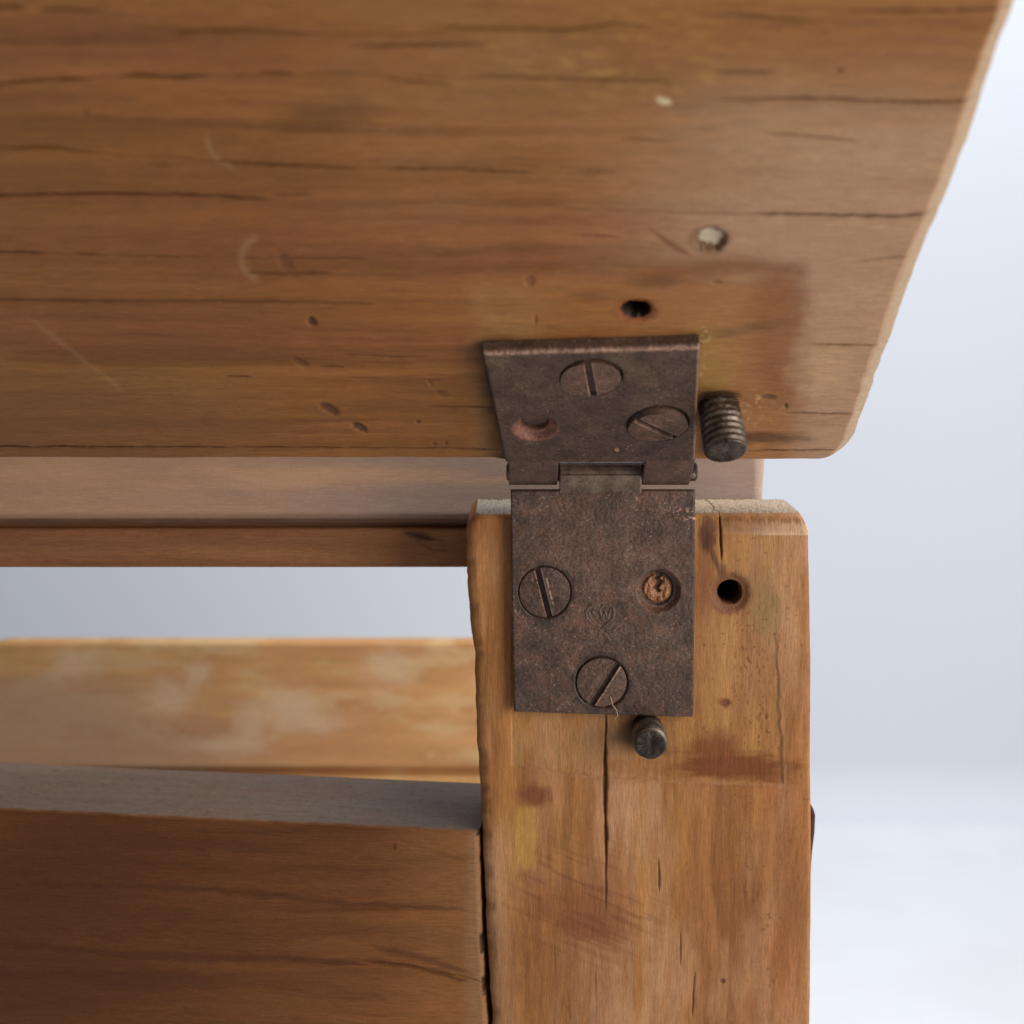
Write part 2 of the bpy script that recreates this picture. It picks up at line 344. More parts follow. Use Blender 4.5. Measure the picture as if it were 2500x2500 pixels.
PCR += [([(0,204),(300,187),(560,184),(900,181),(1160,192),(1640,199)], 1.5, .35), ([(0,362),(300,378),(520,396),(900,411),(1500,428)], 1.4, .3), ([(0,617),(500,628),(950,636)], 1.5, .3), ([(420,78),(1000,84),(1500,66)], 1.5, .25), ([(1300,505),(1700,522),(2200,530)], 1.4, .3), ([(300,290),(760,300),(1250,318)], 1.5, .25), ([(1200,640),(1600,652)], 1.4, .2), ([(100,845),(700,862)], 1.3, .2), ([(0,960),(480,968)], 1.3, .2)]
def plank_cracks(px, py):
    tot = np.zeros_like(px)
    for k, (pts, w, st) in enumerate(PCR): tot = np.maximum(tot, st*crack(px, py, pts, w*.8, 31+k))
    return tot
PDENT = [(762, 787, 9, 11, -30, 1), (735, 887, 20, 9, 30, .55), (805, 1000, 23, 10, 28, .85), (877, 1044, 17, 8, 25, .95), (1080, 962, 16, 9, 20, .4), (1050, 935, 10, 3, 50, .35), (697, 640, 14, 26, -25, .35), (1750, 690, 12, 5, 0, .4), (1875, 970, 16, 6, 0, .6), (1919, 993, 4, 6, 0, .8), (207, 277, 8, 8, 0, .4), (1293, 684, 12, 14, 0, .4), (1020, 1031, 4, 4, 0, .7), (1060, 1085, 6, 4, 0, .5), (1088, 1083, 4, 3, 0, .6), (1307, 782, 4, 12, 0, .35)]
def plank_relief(u, v, px, py, eL, eR, eB, eT):
    h = (fbm(u*40, v*160, 2)-0.5)*0.0006
    h -= 0.0009*plank_cracks(px, py)
    for (cx, cy, rx, ry, ro, st) in PDENT: h -= 0.0005*st*blob(px, py, cx, cy, rx, ry, ro, 0.25, 4)
    # old screw hole and the plugged one
    e = np.hypot((px-1553)/34, (py-757)/19); e2 = e+(fbm(px/9, py/9, 6)-0.5)*0.35
    h -= 0.0005*(1-sstep(0.9, 1.6, e2)); h -= 0.011*(1-sstep(0.88, 1.0, e2))
    q = np.hypot((px-1735)/38, (py-585)/28)+(fbm(px/14, py/14, 8)-0.5)*0.5
    h -= 0.0011*(1-sstep(0.8, 1.15, q))
    # imprint of an earlier hinge leaf
    im = sstep(1985, 1960, px+(fbm(py/40, py*0, 3)-.5)*20)*sstep(620, 700, py)*sstep(1500, 1750, px)
    h -= 0.00007*im
    # worn arris at the end and the lower edge
    w = 0.0024+0.0008*fbm(v*140, v*0, 21)
    k = np.clip(1-eR/w, 0, 1); h -= 0.0016*k**1.1
    cpx = np.clip(1-(eR+eB*0.9)/0.0045, 0, 1); h -= 0.0008*cpx
    h -= 0.0009*np.clip(1-eB/0.0010, 0, 1)**1.5+0.0007*(fbm(u*500, u*0, 5)-0.3)*np.clip(1-eB/0.0007, 0, 1)
    st = (py > 1097)*1.0*sstep(1240, 1200, px); h -= 0.0005*st
    return h
def plank_color(u, v, h, px, py, rg):
    g = u*1000; a = v*1000
    c = wood_base(g, a, 7, AMBER, RED, 2.4, 0.55)
    sel = sstep(380, 0, py)*0.6+blob(px, py, 1500, 160, 620, 150, 0, .5, 3, .8)*.5
    c = mix(c, YEL*0.92, np.clip(sel*0.55, 0, 1)*fbm(g/20, a/3, 44))
    # greyed, rubbed wood towards the free end
    gz = sstep(1250, 2000, px)*sstep(60, 420, py)*(0.5+0.75*fbm(g/16, a/5, 71))
    c = mix(c, GREY*np.array([.92, .95, 1.05]), np.clip(gz*1.05, 0, .88))
    c = mix(c, GREY*.8, 0.35*blob(px, py, 1150, 300, 330, 300, 0, .5, 12, .8)*fbm(g/9, a/3, 14))
    c = mix(c, RED*0.55, 0.55*blob(px, py, 790, 285, 110, 42, -6, .5, 15, .6))
    c = mix(c, RED*0.9, 0.5*blob(px, py, 350, 560, 620, 160, 0, .6, 16, .8)+0.3*blob(px, py, 700, 730, 600, 90, 0, .6, 17, .8))
    olive = np.array([0.30, 0.17, 0.075]); c = mix(c, olive, 0.55*sstep(820, 960, py)*sstep(900, 300, px))
    # yellow flecks
    fl = sstep(.66, .76, fbm(g/2.2+a/1.1, a/.7, 88, 2))*blob(px, py, 1560, 130, 330, 120, 0, .4, 33, .6); c = mix(c, np.array([.62, .42, .14]), .55*fl)
    # rubbed pale arc and ring
    for (cx, cy, rr, w, a0, a1) in ((600, 330, 95, 7, 95, 190), (650, 630, 60, 9, 100, 260)):
        d = np.hypot(px-cx, (py-cy)*1.1); an = np.degrees(np.arctan2(py-cy, px-cx)) % 360
        c = mix(c, PALE*0.9, 0.30*np.exp(-((d-rr)/w)**2)*sstep(a0, a0+25, an)*sstep(a1, a1-25, an))
    c = mix(c, PALE*.8, .22*crack(px, py, [(50,760),(180,860),(330,980)], 9, 3))
    # ghost of an earlier hinge: a pale patch left of it, a stained frame right of it
    jx = px+(fbm(px/30, py/30, 3)-.5)*60; jy = py+(fbm(px/60, py/30, 5)-.5)*50
    im = sstep(1115, 1180, jx)*sstep(1480, 1280, jx)*sstep(650, 720, jy)
    c = mix(c, np.array([.50, .31, .145]), 0.62*im*(0.3+fbm(g/5, a/3, 61)))
    im = sstep(1250, 1420, px)*sstep(1985, 1900, px+(fbm(py/30, px/40, 3)-.5)*50)*sstep(630, 720, py+(fbm(py/30, px/60, 5)-.5)*50)
    c = mix(c, np.array([.45, .215, .07]), 0.75*im)
    jx = px+(fbm(py/28, px/60, 31)-.5)*55
    fr = np.maximum(sstep(1790, 1900, jx)*sstep(2000, 1935, jx)*sstep(640, 670, py)*sstep(1100, 900, py)*(.5+.5*vnoise(px/30,py/60,2)), sstep(1480, 1620, px)*sstep(1985, 1950, px)*np.exp(-((py-660-10*np.sin(px/60))/24)**2))
    c = mix(c, np.array([.27, .10, .035]), 0.62*np.clip(fr, 0, 1))
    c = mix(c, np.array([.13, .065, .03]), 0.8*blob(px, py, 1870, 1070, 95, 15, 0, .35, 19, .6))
    c = mix(c, np.array([.14, .075, .035]), 0.5*blob(px, py, 1600, 690, 60, 14, 0, .6, 20, .8)+.4*blob(px, py, 1460, 725, 45, 14, 0, .6, 22, .8)+.5*blob(px, py, 1780, 810, 120, 12, -8, .7, 23, .8))
    c = mix(c, np.array([.50, .36, .10]), .5*blob(px, py, 1720, 880, 60, 90, 0, .6, 24, .8)); c = mix(c, np.array([.8, .62, .36]), .55*sstep(.55, .75, fbm(px/7, py/7, 66, 3))*np.maximum(blob(px, py, 1718, 860, 16, 75, 0, .4, 25), blob(px, py, 1840, 1000, 55, 40, 0, .6, 26)))
    c = mix(c, GREY*1.1, .75*blob(px, py, 2010, 900, 60, 55, 0, .6, 27, .9))
    c = mix(c, RED*.75, .4*sstep(700, 1150, px)*sstep(1240, 1100, px)*sstep(820, 1000, py))
    # iron stain plus painted shadow, beside the leaf and next to the bolt
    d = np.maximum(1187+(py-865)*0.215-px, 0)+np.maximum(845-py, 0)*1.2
    stain_shade = np.exp(-(d/40)**1.5)*(px < 1262+(py-865)*.2)*sstep(800, 860, py)*(.75+.5*vnoise(px/20, py/20, 9)); c = mix(c, np.array([.035, .018, .016]), np.clip(.9*stain_shade, 0, .95))
    stain_shade = np.exp(-(np.abs(py-842)/9)**2)*sstep(1190, 1220, px)*sstep(1720, 1690, px); c = mix(c, np.array([.10, .045, .02]), .6*stain_shade)
    stain_shade = np.exp(-((px-1722)/26)**2)*sstep(930, 975, py)*sstep(1130, 1090, py); c = mix(c, np.array([.03, .016, .013]), .9*stain_shade)
    # darker colour in the cracks
    k = plank_cracks(px, py)
    c = mix(c, np.array([.045, .020, .010]), .92*np.clip(k*1.15, 0, 1)*np.where((px < 1650)&(py < 420), .68, 1.0))
    halo = np.zeros_like(px)
    for kk, (pts, w, stt) in enumerate(PCR): halo = np.maximum(halo, stt*crack(px, py, pts, w*3.6, 31+kk))
    c = mix(c, np.array([.20, .085, .035]), 0.22*halo)
    for (cx, cy, rx, ry, ro, st) in PDENT: c = mix(c, np.array([.10, .05, .04]), 0.85*st*blob(px, py, cx, cy, rx, ry, ro, .3, 4, .35))
    c = mix(c, np.array([.24, .085, .04]), .75*crack(px, py, [(1578,553),(1630,590),(1690,626)], 7, 5))
    e = np.hypot((px-1553)/34, (py-757)/19)+(fbm(px/9, py/9, 6)-0.5)*0.35
    c = mix(c, np.array([.30, .095, .035]), (1-sstep(1.05, 2.0, e))*.85); c = mix(c, np.array([.012, .008, .006]), 1-sstep(1.0, 1.2, e))
    q = np.hypot((px-1735)/38, (py-585)/28)+(fbm(px/14, py/14, 8)-0.5)*0.5
    c = mix(c, np.array([.16, .09, .05]), .7*(1-sstep(1.0, 1.5, q))); c = mix(c, np.array([.85, .84, .78])*1.0, (1-sstep(.62, .85, q+(vnoise(px/7, py/7, 3)-.5)*.5)))
    c = mix(c, np.array([.95, .90, .70]), blob(px, py, 1621, 245, 19, 8, 12, .2, 3, .3))
    # bare worn edge
    kR = sstep(0, 1, 0)
    uR = Redge(v); e_ = uR-u
    c = mix(c, np.array([.58, .50, .43]), (rg < 2)*sstep(0.0026, 0.0017, e_)*(.5+.7*fbm(g*1.2, a*1.2, 29)))
    c = mix(c, PALE*.9, (rg == 0)*sstep(0.0011, 0.0003, v-v0)*sstep(1650, 1720, px)*.6)
    c = mix(c, np.array([.60, .50, .42]), (rg >= 1)*0.7)
    c = mix(c, np.array([.03, .018, .014]), .85*blob(px, py, 1758, 968, 46, 15, 0, .3, 77, .4)*(rg == 0))  # darkness of the pit round the bolt, painted on
    return c*np.array([.93, .91, .87])
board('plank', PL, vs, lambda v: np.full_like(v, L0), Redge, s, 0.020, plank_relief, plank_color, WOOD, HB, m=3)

# ------------------------------------------------------------------ the fixed frame: post, rails, back board
FR = empty('wooden_frame', (0, 0, FLOOR_Z), 'worn wooden frame of upright post and cross rails, carrying the lower hinge leaf', 'wooden frame')
def fr(o): o.location = (0, 0, -FLOOR_Z); return o     # children are built in world coordinates
PP = Plane((0, 0, 0), (1, 0, 0), (0, 0, 1))
pL = edge_from(PP, [(1163, 1256), (1144, 1275), (1137, 1300), (1139, 1400), (1147, 1511), (1152, 1560), (1159, 1600), (1161, 1700), (1164, 1792), (1171, 1915), (1177, 2000), (1181, 2100), (1186, 2234), (1202, 2500), (1204, 2700)], 0.0005, 3, 300)
pR = edge_from(PP, [(1958, 1256), (1970, 1280), (1975, 1300), (1978, 1450), (1981, 1595), (1980, 1890), (1982, 2037), (1981, 2250), (1979, 2482), (1975, 2700)], 0.0002, 4, 200)
vtop = PP.uv(1250, 1257)[1]
vs = np.concatenate([np.linspace(FLOOR_Z, PP.uv(1250, 2560)[1], 12, endpoint=False), np.array([PP.uv(1250, y)[1] for y in np.linspace(2560, 1257, 640)])])
POCR = [([(1480,1738),(1478,1841),(1476,1920),(1479,2037),(1480,2130)], 3.3, 1.0), ([(1480,1860),(1478,1980)], 3.6, .8), ([(1481,2040),(1479,2130),(1480,2230)], 1.8, .5), ([(1608,2095),(1609,2178)], 1.9, .6),
 ([(1661,2273),(1661,2365)], 1.6, .4), ([(1697,2366),(1690,2484)], 1.9, .55), ([(1758,1258),(1760,1339),(1761,1372)], 2.6, 1.0), ([(1352,2295),(1356,2400)], 1.5, .15), ([(1454,2360),(1455,2480)], 1.4, .22)]
def post_cracks(px, py):
    t = np.zeros_like(px)
    for k, (pts, w, st) in enumerate(POCR): t = np.maximum(t, st*crack(px, py, pts, w, 81+k, 'y', 2.5))
    return t
def imprint(px, py):
    by = np.interp(px, [1250, 1500, 1900], [1868, 1900, 1914])+(fbm(px/30, px*0, 2)-.5)*5
    rx = np.interp(py, [1280, 1600, 1900], [1893, 1897, 1911])+(fbm(py/25, py*0, 6)-.5)*10
    return by, rx
def post_relief(u, v, px, py, eL, eR, eB, eT):
    h = (fbm(u*220, v*40, 12)-0.5)*0.0005
    by, rx = imprint(px, py)
    ins = sstep(by+3, by-3, py)*sstep(rx+4, rx-4, px)*sstep(1246, 1252, px)
    h -= 0.0003*ins*sstep(1450, 1650, py)
    h += 0.00013*np.exp(-((px-rx-2)/9)**2)*sstep(1600, 1720, py)*sstep(by+14, by, py)*(0.2+fbm(px/8, py/12, 3))
    h += 0.0002*np.exp(-((py-by-2)/6)**2)*sstep(1250, 1400, px)*sstep(rx+6, rx-10, px)
    h -= 0.0008*post_cracks(px, py)
    e = np.hypot(px-1783, py-1447)+(fbm(px/9, py/9, 61)-.5)*5
    h -= 0.0006*(1-sstep(33, 52, e)); h -= 0.012*(1-sstep(26, 31, e))
    h -= 0.0003*blob(px, py, 1305, 1945, 34, 20, 0, .3, 5)
    for (cx, cy, r_) in ((1770, 1717, 11), (1764, 2396, 6), (1868, 1750, 6)): h -= 0.0003*blob(px, py, cx, cy, r_, r_, 0, .3, 7)
    # rounded arrises and the worn chamfer at the top
    for e_, w, d in ((eL, 0.0028, 0.0020), (eR, 0.0012, 0.0010)):
        k = np.clip(1-e_/w, 0, 1); h -= d*(1-np.sqrt(np.clip(1-k*k, 0, 1)))
    ch = np.clip(1-eT/(0.0040-0.001*sstep(1900, 1500, px)), 0, 1); h -= 0.0013*ch*sstep(1600, 1800, px)+0.0008*np.clip(1-eT/.001, 0, 1)**2
    # whittled notches in the arris
    h -= 0.0009*np.clip(1-eL/.0022, 0, 1)*sstep(.45, .8, fbm(v*260, v*0, 18, 3))
    return h
def post_color(u, v, h, px, py, rg):
    g = v*1000; a = u*1000
    c = wood_base(g, a, 19, np.array([.47, .235, .082]), np.array([.41, .185, .075]), 3.0, .75)
    by, rx = imprint(px, py)
    ins = sstep(by+3, by-3, py)*sstep(rx+4, rx-4, px)*sstep(1246, 1252, px)
    c = mix(c, np.array([.52, .30, .115])*(1.0), .6*ins)
    f1 = fbm(g/9, a/1.6, 5, 4); c = mix(c, np.array([.36, .17, .065]), .3*ins*sstep(.5, .75, f1))
    c = mix(c, np.array([.62, .40, .27]), .75*blob(px, py, 1560, 2140, 130, 300, 0, .7, 6, .9)*sstep(.3, .7, fbm(g/22, a/4, 8)))
    c = mix(c, np.array([.60, .36, .22]), .5*sstep(.45, .75, fbm(g/26, a/7, 208)))
    c = mix(c, np.array([.30, .125, .055]), .45*sstep(.52, .72, fbm(g/30, a/6, 218)))
    c = mix(c, np.array([.62, .40, .27]), .55*sstep(1290, 1200, px)*sstep(1950, 2150, py)+.6*blob(px, py, 1540, 2450, 140, 160, 0, .5, 7, .8)*sstep(.3, .6, fbm(g/20, a/2.5, 9)))
    c = mix(c, np.array([.60, .40, .28]), .6*blob(px, py, 1900, 1450, 70, 240, 0, .6, 9, .8)*fbm(g/14, a/2, 3)*1.5)
    c = mix(c, np.array([.34, .150, .060]), .6*blob(px, py, 1940, 2150, 60, 160, 0, .4, 10, .7))
    c = mix(c, np.array([.30, .125, .055]), .80*blob(px, py, 1440, 2225, 130, 70, 27, .6, 11, .5)+.35*blob(px, py, 1350, 2350, 160, 110, 20, .6, 13, .7))
    hs = sstep(.6, .72, vnoise((py-px*.42)/6.4, (px+py*.4)/90, 5))*blob(px, py, 1430, 2200, 170, 120, 27, .4, 12, .7); c = mix(c, np.array([.20, .08, .035]), .45*hs)
    c = mix(c, np.array([.66, .42, .12]), .75*sstep(1242, 1264, px+(fbm(py/34, px/5, 8)-.5)*22)*sstep(1320, 1298, px+(fbm(py/34, px/5, 18)-.5)*22)*(.55+.6*fbm(py/40, px/5, 28))*sstep(1935, 1990, py)*sstep(2135, 2105, py+(vnoise(px/4, px*0, 3)-.5)*40))
    # amber varnish pool
    c = mix(c, np.array([.20, .060, .018]), .88*np.maximum(blob(px, py, 1770, 1872, 150, 34, 4, .6, 14, .5), .9*blob(px, py, 1745, 1835, 62, 50, 0, .4, 15, .6)))
    c = mix(c, np.array([.36, .14, .035]), .5*blob(px, py, 1570, 1880, 110, 28, 3, .5, 24, .6))
    c = mix(c, np.array([.35, .24, .12]), .75*blob(px, py, 1872, 1500, 34, 60, 8, .4, 16, .6)+.4*blob(px, py, 1830, 1440, 60, 60, 0, .5, 30, .8))
    c = mix(c, np.array([.30, .12, .075]), .55*blob(px, py, 1722, 1430, 26, 90, 0, .6, 17, .6)+.35*blob(px, py, 1803, 1560, 12, 110, 0, .4, 27, .7))
    c = mix(c, np.array([.56, .33, .15]), .55*blob(px, py, 1760, 1620, 60, 130, 0, .5, 18, .7))
    c = mix(c, np.array([.50, .32, .17]), .45*ins*sstep(1745, 1790, py)*sstep(1640, 1400, px)*sstep(.42, .62, fbm(g/4, a/1.5, 72)))
    sp = sstep(.80, .86, vnoise(px/4.5, py/6.5, 40))*sstep(.45, .6, fbm(px/40, py/40, 8))*blob(px, py, 1800, 1700, 110, 260, 0, .3, 19, .5); c = mix(c, np.array([.14, .06, .03]), .7*sp)
    sp = sstep(.88, .92, vnoise(px/6, py/9, 43))*sstep(1600, 1850, px); c = mix(c, np.array([.2, .09, .045]), .5*sp)
    ridge = np.exp(-((px-rx-2)/11)**2)*sstep(1560, 1720, py)*sstep(by+16, by, py); c = mix(c, np.array([.46, .29, .16]), .35*ridge*(.5+fbm(px/7, py/7, 21)))
    edge = np.exp(-((py-by-3)/4)**2)*sstep(rx+6, rx-10, px)*sstep(1255, 1330, px); c = mix(c, np.array([.52, .30, .17]), .4*edge)
    c = mix(c, np.array([.045, .022, .014]), .85*np.exp(-((np.hypot((px-1572)/1.15, py-1790)-30)/26)**2)*(np.hypot(px-1572, py-1790) < 120)*sstep(1660, 1560, px))  # soft shade around and left of the bolt, painted into the wood
    # purple-brown burn, dark spots, red resin
    pm = np.maximum(blob(px, py, 1728, 1305, 21, 42, 8, .35, 20, .3), .9*blob(px, py, 1745, 1365, 6, 40, -20, .4, 21, .4)); pm = np.maximum(pm, .8*blob(px, py, 1765, 1395, 10, 24, 0, .5, 22, .4))
    c = mix(c, np.array([.085, .035, .035]), .8*pm)
    c = mix(c, np.array([.22, .07, .035]), .8*blob(px, py, 1303, 1943, 40, 26, 0, .3, 5, .5)+.0*px)
    c = mix(c, np.array([.20, .06, .03]), .85*blob(px, py, 1769, 1717, 15, 11, 10, .3, 7, .4)); c = mix(c, np.array([.15, .06, .03]), .8*blob(px, py, 1764, 2396, 7, 7, 0, .3, 7, .4))
    e = np.hypot(px-1783, py-1447)+(fbm(px/9, py/9, 61)-.5)*9
    c = mix(c, np.array([.17, .07, .045]), .75*(1-sstep(38, 62, e))); c = mix(c, np.array([.26, .12, .08]), .9*np.exp(-((np.hypot(px-1774, py-1462)-30)/8)**2)*(py > 1445)); c = mix(c, np.array([.012, .008, .006]), 1-sstep(26, 33, e))
    # pale worn chamfer with end grain fuzz
    bd = sstep(1306, 1300, py+(fbm(px/60, px*0, 5)-.5)*6)*sstep(1266, 1282, py)*sstep(1720, 1860, px)*(rg == 0)
    c = mix(c, np.array([.72, .56, .46]), .6*bd); c = mix(c, np.array([.85, .72, .62]), .6*np.exp(-((py-1304)/2.5)**2)*sstep(1830, 1870, px)*(rg == 0))
    fz = np.exp(-((py-1272-2.0*np.sin(px/60))/8)**2)*sstep(1650, 1700, px)*(rg == 0)*(vnoise(px/3, py/20, 77) > .42); c = mix(c, np.array([.22, .10, .045]), .65*fz)
    c = mix(c, np.array([.26, .115, .05]), .55*blob(px, py, 1810, 1285, 60, 22, 0, .5, 35, .7))
    # left arris
    c = mix(c, np.array([.27, .12, .055]), .45*sstep(0.0016, 0.0002, u-pL(v))*(rg == 0)*fbm(g/3, a, 33)*1.6)
    k = post_cracks(px, py); c = c*(1-.93*np.clip(k*1.3, 0, 1))[:, None]
    hl = np.zeros_like(px)
    for kk, (pts, w, st) in enumerate(POCR): hl = np.maximum(hl, st*crack(px, py, pts, w*3, 81+kk, 'y', 2.5))
    c = mix(c, np.array([.28, .12, .05]), .3*hl)
    # dusty end grain on top
    d = fbm(px/5, py/4, 55, 3); top = (rg == 2)
    tc = mix(np.repeat(np.array([[.70, .62, .54]]), len(g), 0), np.array([.46, .48, .50]), sstep(1500, 1200, px))*(0.72+.5*d)[:, None]
    tc = tc*(1-.8*np.exp(-((px-(1718+(py-1215)*1.0+(vnoise(py/6, py*0, 3)-.5)*8))/2.6)**2)*(py > 1212))[:, None]
    c = np.where(top[:, None], tc*.82, c*1.06)
    return c
s = np.linspace(0, 1, 430)
post = fr(board('post', PP, vs, pL, pR, s, 0.0205, post_relief, post_color, WOOD, FR, m=14, grain='v', caprough=0.0005))

# lower rail, turned a little away to the left
def hz(px, py, z): r = ray(px, py); t = (z-CAM[2])/r[2]; return CAM+t*r
zr = (CAM+ray(1172, 2030)*((0.0010-CAM[1])/ray(1172, 2030)[1]))[2]
A0 = hz(1172, 2030, zr); A1 = hz(0, 1975, zr); U = A0-A1; U[2] = 0
RP = Plane(A0, U, (0, 0, 1))
T_R = float(abs((hz(1165, 1912, zr)-A0)@RP.N))
rR = edge_from(RP, [(1169, 2026), (1171, 2100), (1177, 2300), (1189, 2500), (1193, 2700)], 0.0003, 31, 420)
vs = np.concatenate([np.linspace(-0.075, -0.055, 5, endpoint=False), np.linspace(-0.055, 0, 300)])
def rail_relief(u, v, px, py, eL, eR, eB, eT):
    h = (fbm(u*40, v*200, 41)-.5)*.0004
    for e_, w, d in ((eT, .0012, .0007), (eR, .0014, .0010)):
        k = np.clip(1-e_/w, 0, 1); h -= d*(1-np.sqrt(np.clip(1-k*k, 0, 1)))
    h -= .0006*crack(px, py, [(880,2345),(1000,2360),(1190,2400)], 4, 5)
    h -= .0010*np.clip(1-eR/.0007, 0, 1)*sstep(.62, .8, fbm(v*150, v*0, 6, 5))
    return h
RSTK = [([(60,2160),(400,2165),(640,2183),(830,2205),(1150,2222)], 7, .6), ([(400,2165),(560,2172)], 4, .45), ([(640,2180),(740,2188)], 4, .5), ([(0,2300),(340,2335),(620,2337),(900,2355)], 10, .55), ([(500,2345),(700,2338),(900,2356)], 6, .5), ([(900,2310),(1000,2330),(1175,2385)], 10, .6), ([(880,2345),(1000,2360),(1190,2410)], 5, .7), ([(0,2375),(300,2380),(500,2370)], 12, .4), ([(300,2238),(380,2239)], 3, .4), ([(0,2090),(300,2100),(600,2130)], 12, .3), ([(980,2050),(1100,2090),(1180,2110)], 8, .25), ([(80,2440),(210,2465)], 5, .3), ([(800,2435),(960,2440)], 6, .3)]
def rail_color(u, v, h, px, py, rg):
    g = u*1000; a = v*1000
    c = wood_base(g, a-g*.03, 57, np.array([.30, .130, .045]), np.array([.22, .090, .034]), 3.2, .6)
    c = mix(c, np.array([.14, .054, .019]), .75*sstep(1000, 150, px)*(.6+.5*fbm(g/20, a/8, 9)))  # shade deepening to the left, painted into the rail colour
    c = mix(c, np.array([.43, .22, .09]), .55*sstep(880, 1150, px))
    for k, (p, w, st) in enumerate(RSTK): c = mix(c, np.array([.12, .045, .016]), st*crack(px, py, p, w, 140+k, wob=8))
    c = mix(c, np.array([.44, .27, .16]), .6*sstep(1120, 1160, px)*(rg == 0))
    c = mix(c, np.array([.05, .02, .01]), .8*blob(px, py, 964, 2067, 3, 7, 0, .2, 3))
    jg = (rR(v)-u); c = mix(c, np.array([.03, .015, .01]), .85*sstep(.0009, .0005, jg)*sstep(.62, .70, fbm(v*150, v*0, 6, 5))*(rg == 0))
    c = mix(c, PALE*.8, .5*sstep(.0006, 0, -v)*(rg == 0)*fbm(g/3, a, 3))
    d = fbm(g/14, h*1000/6, 73); d2 = fbm(g/1.2, h*1000/.8, 75, 3)
    tc = mix(np.repeat(np.array([[.27, .195, .165]]), len(g), 0), np.array([.25, .215, .195]), np.clip(sstep(.35, .6, d)*.6+.6*sstep(500, 1100, px), 0, 1))*(.9+.2*d2)[:, None]
    tc = tc*(.82+.36*fbm(g/24, h*1000/1.3, 191, 4))[:, None]
    tc = tc*(1-.3*sstep(.84, .92, vnoise(g/1.1, h*1000/.5, 12))[:, None])
    return np.where((rg == 2)[:, None], tc, c)
s = np.concatenate([np.linspace(0, .25, 12, endpoint=False), np.linspace(.25, 1, 620)])
uL = RP.uv(0, 2000)[0]-0.045
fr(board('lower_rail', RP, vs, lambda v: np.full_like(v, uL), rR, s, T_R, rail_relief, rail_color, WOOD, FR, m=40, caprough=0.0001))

# upper rail behind the post: bar, recessed seat and sloping dusty slat
def plain(seed, c1, c2, ring=3.0, contrast=.8, extra=None):
    def f(u, v, h, px, py, rg):
        c = wood_base(u*1000, v*1000, seed, np.array(c1), np.array(c2), ring, contrast)
        return extra(c, u, v, h, px, py, rg) if extra else c
    return f
def soft(w, d, rel=.0003):
    def f(u, v, px, py, eL, eR, eB, eT):
        h = (fbm(u*50, v*150, 8)-.5)*rel
        for e_ in (eL, eR, eB, eT): k = np.clip(1-e_/w, 0, 1); h -= d*(1-np.sqrt(np.clip(1-k*k, 0, 1)))
        return h
    return f
BP = Plane((0, 0.0225, 0), (1, 0, 0), (0, 0, 1))
XR = BP.uv(1862, 1250)[0]
def cst(x): return lambda v: np.full_like(v, x)
def knot(c, u, v, h, px, py, rg):
    c = mix(c, np.array([.36, .19, .075]), .45*blob(px, py, 950, 1350, 240, 60, 0, .5, 3, .8))
    c = mix(c, np.array([.10, .04, .02]), .8*blob(px, py, 1025, 1308, 38, 9, 12, .5, 4, .5)+.5*crack(px, py, [(1010,1315),(1060,1345),(1100,1340)], 4, 6)+.4*crack(px, py, [(990,1300),(1050,1318),(1090,1322)], 3, 8))
    return c
vs = np.linspace(BP.uv(0, 1386)[1], BP.uv(0, 1289)[1], 60)
fr(board('upper_rail', BP, vs, cst(-0.2), cst(XR), np.linspace(0, 1, 700), 0.022, soft(.0009, .0007), plain(63, (.37, .185, .095), (.31, .145, .08), 3.0, .5, knot), WOOD, FR, m=4))
RPn = BP.shifted(-0.0014)
v1 = BP.uv(0, 1289)[1]
vs = np.linspace(v1-0.001, v1+0.0065, 12)
fr(board('rail_tongue', RPn, vs, cst(-0.2), cst(XR-0.001), np.linspace(0, 1, 200), 0.012, soft(.0003, .0002), plain(64, (.20, .095, .05), (.15, .07, .04)), WOOD, FR, m=2))
SP = Plane((0, 0.0212, BP.uv(0, 1262)[1]+0.0007), (1, 0, 0), (0, 0.62, 0.785))
sL = edge_from(SP, [(1858, 1262), (1866, 1130), (1870, 1060)])
def dusty(c, u, v, h, px, py, rg):
    f = fbm(u*30, v*120, 91)
    base = mix(np.repeat(np.array([[.29, .175, .115]]), len(px), 0), np.array([.205, .155, .13]), sstep(500, 1050, px))
    c = mix(c, base, .75+.2*f); c = mix(c, np.array([.16, .13, .11]), .35*blob(px, py, 560, 1195, 90, 22, 8, .5, 5, .8)+.3*blob(px, py, 620, 1135, 60, 12, 0, .6, 6, .8)+.3*crack(px, py, [(0,1205),(60,1202),(115,1200)], 4, 3))
    c = mix(c, np.array([.48, .28, .15]), .6*blob(px, py, 780, 1160, 350, 30, 0, .6, 7, .8)+.3*blob(px, py, 100, 1150, 240, 30, 0, .6, 8, .8))
    c = mix(c, np.array([.42, .32, .26]), .7*sstep(1838, 1850, px)); c = mix(c, np.array([.24, .19, .165]), .35*sstep(1700, 1720, px)*sstep(1850, 1800, px)*sstep(1140,1200,py))
    return np.where((rg == 3)[:, None], np.array([[.15, .08, .05]])*(.7+.6*fbm(px/60, py/5, 4))[:, None], c)  # underside coloured dark to paint in its shadow
vs = np.linspace(-0.0003, 0.034, 90)
fr(board('slat', SP, vs, cst(-0.2), sL, np.linspace(0, 1, 700), 0.0058, soft(.0012, .0007), plain(65, (.45, .25, .12), (.38, .21, .12), 3.0, .7, dusty), DUSTY, FR, m=4))
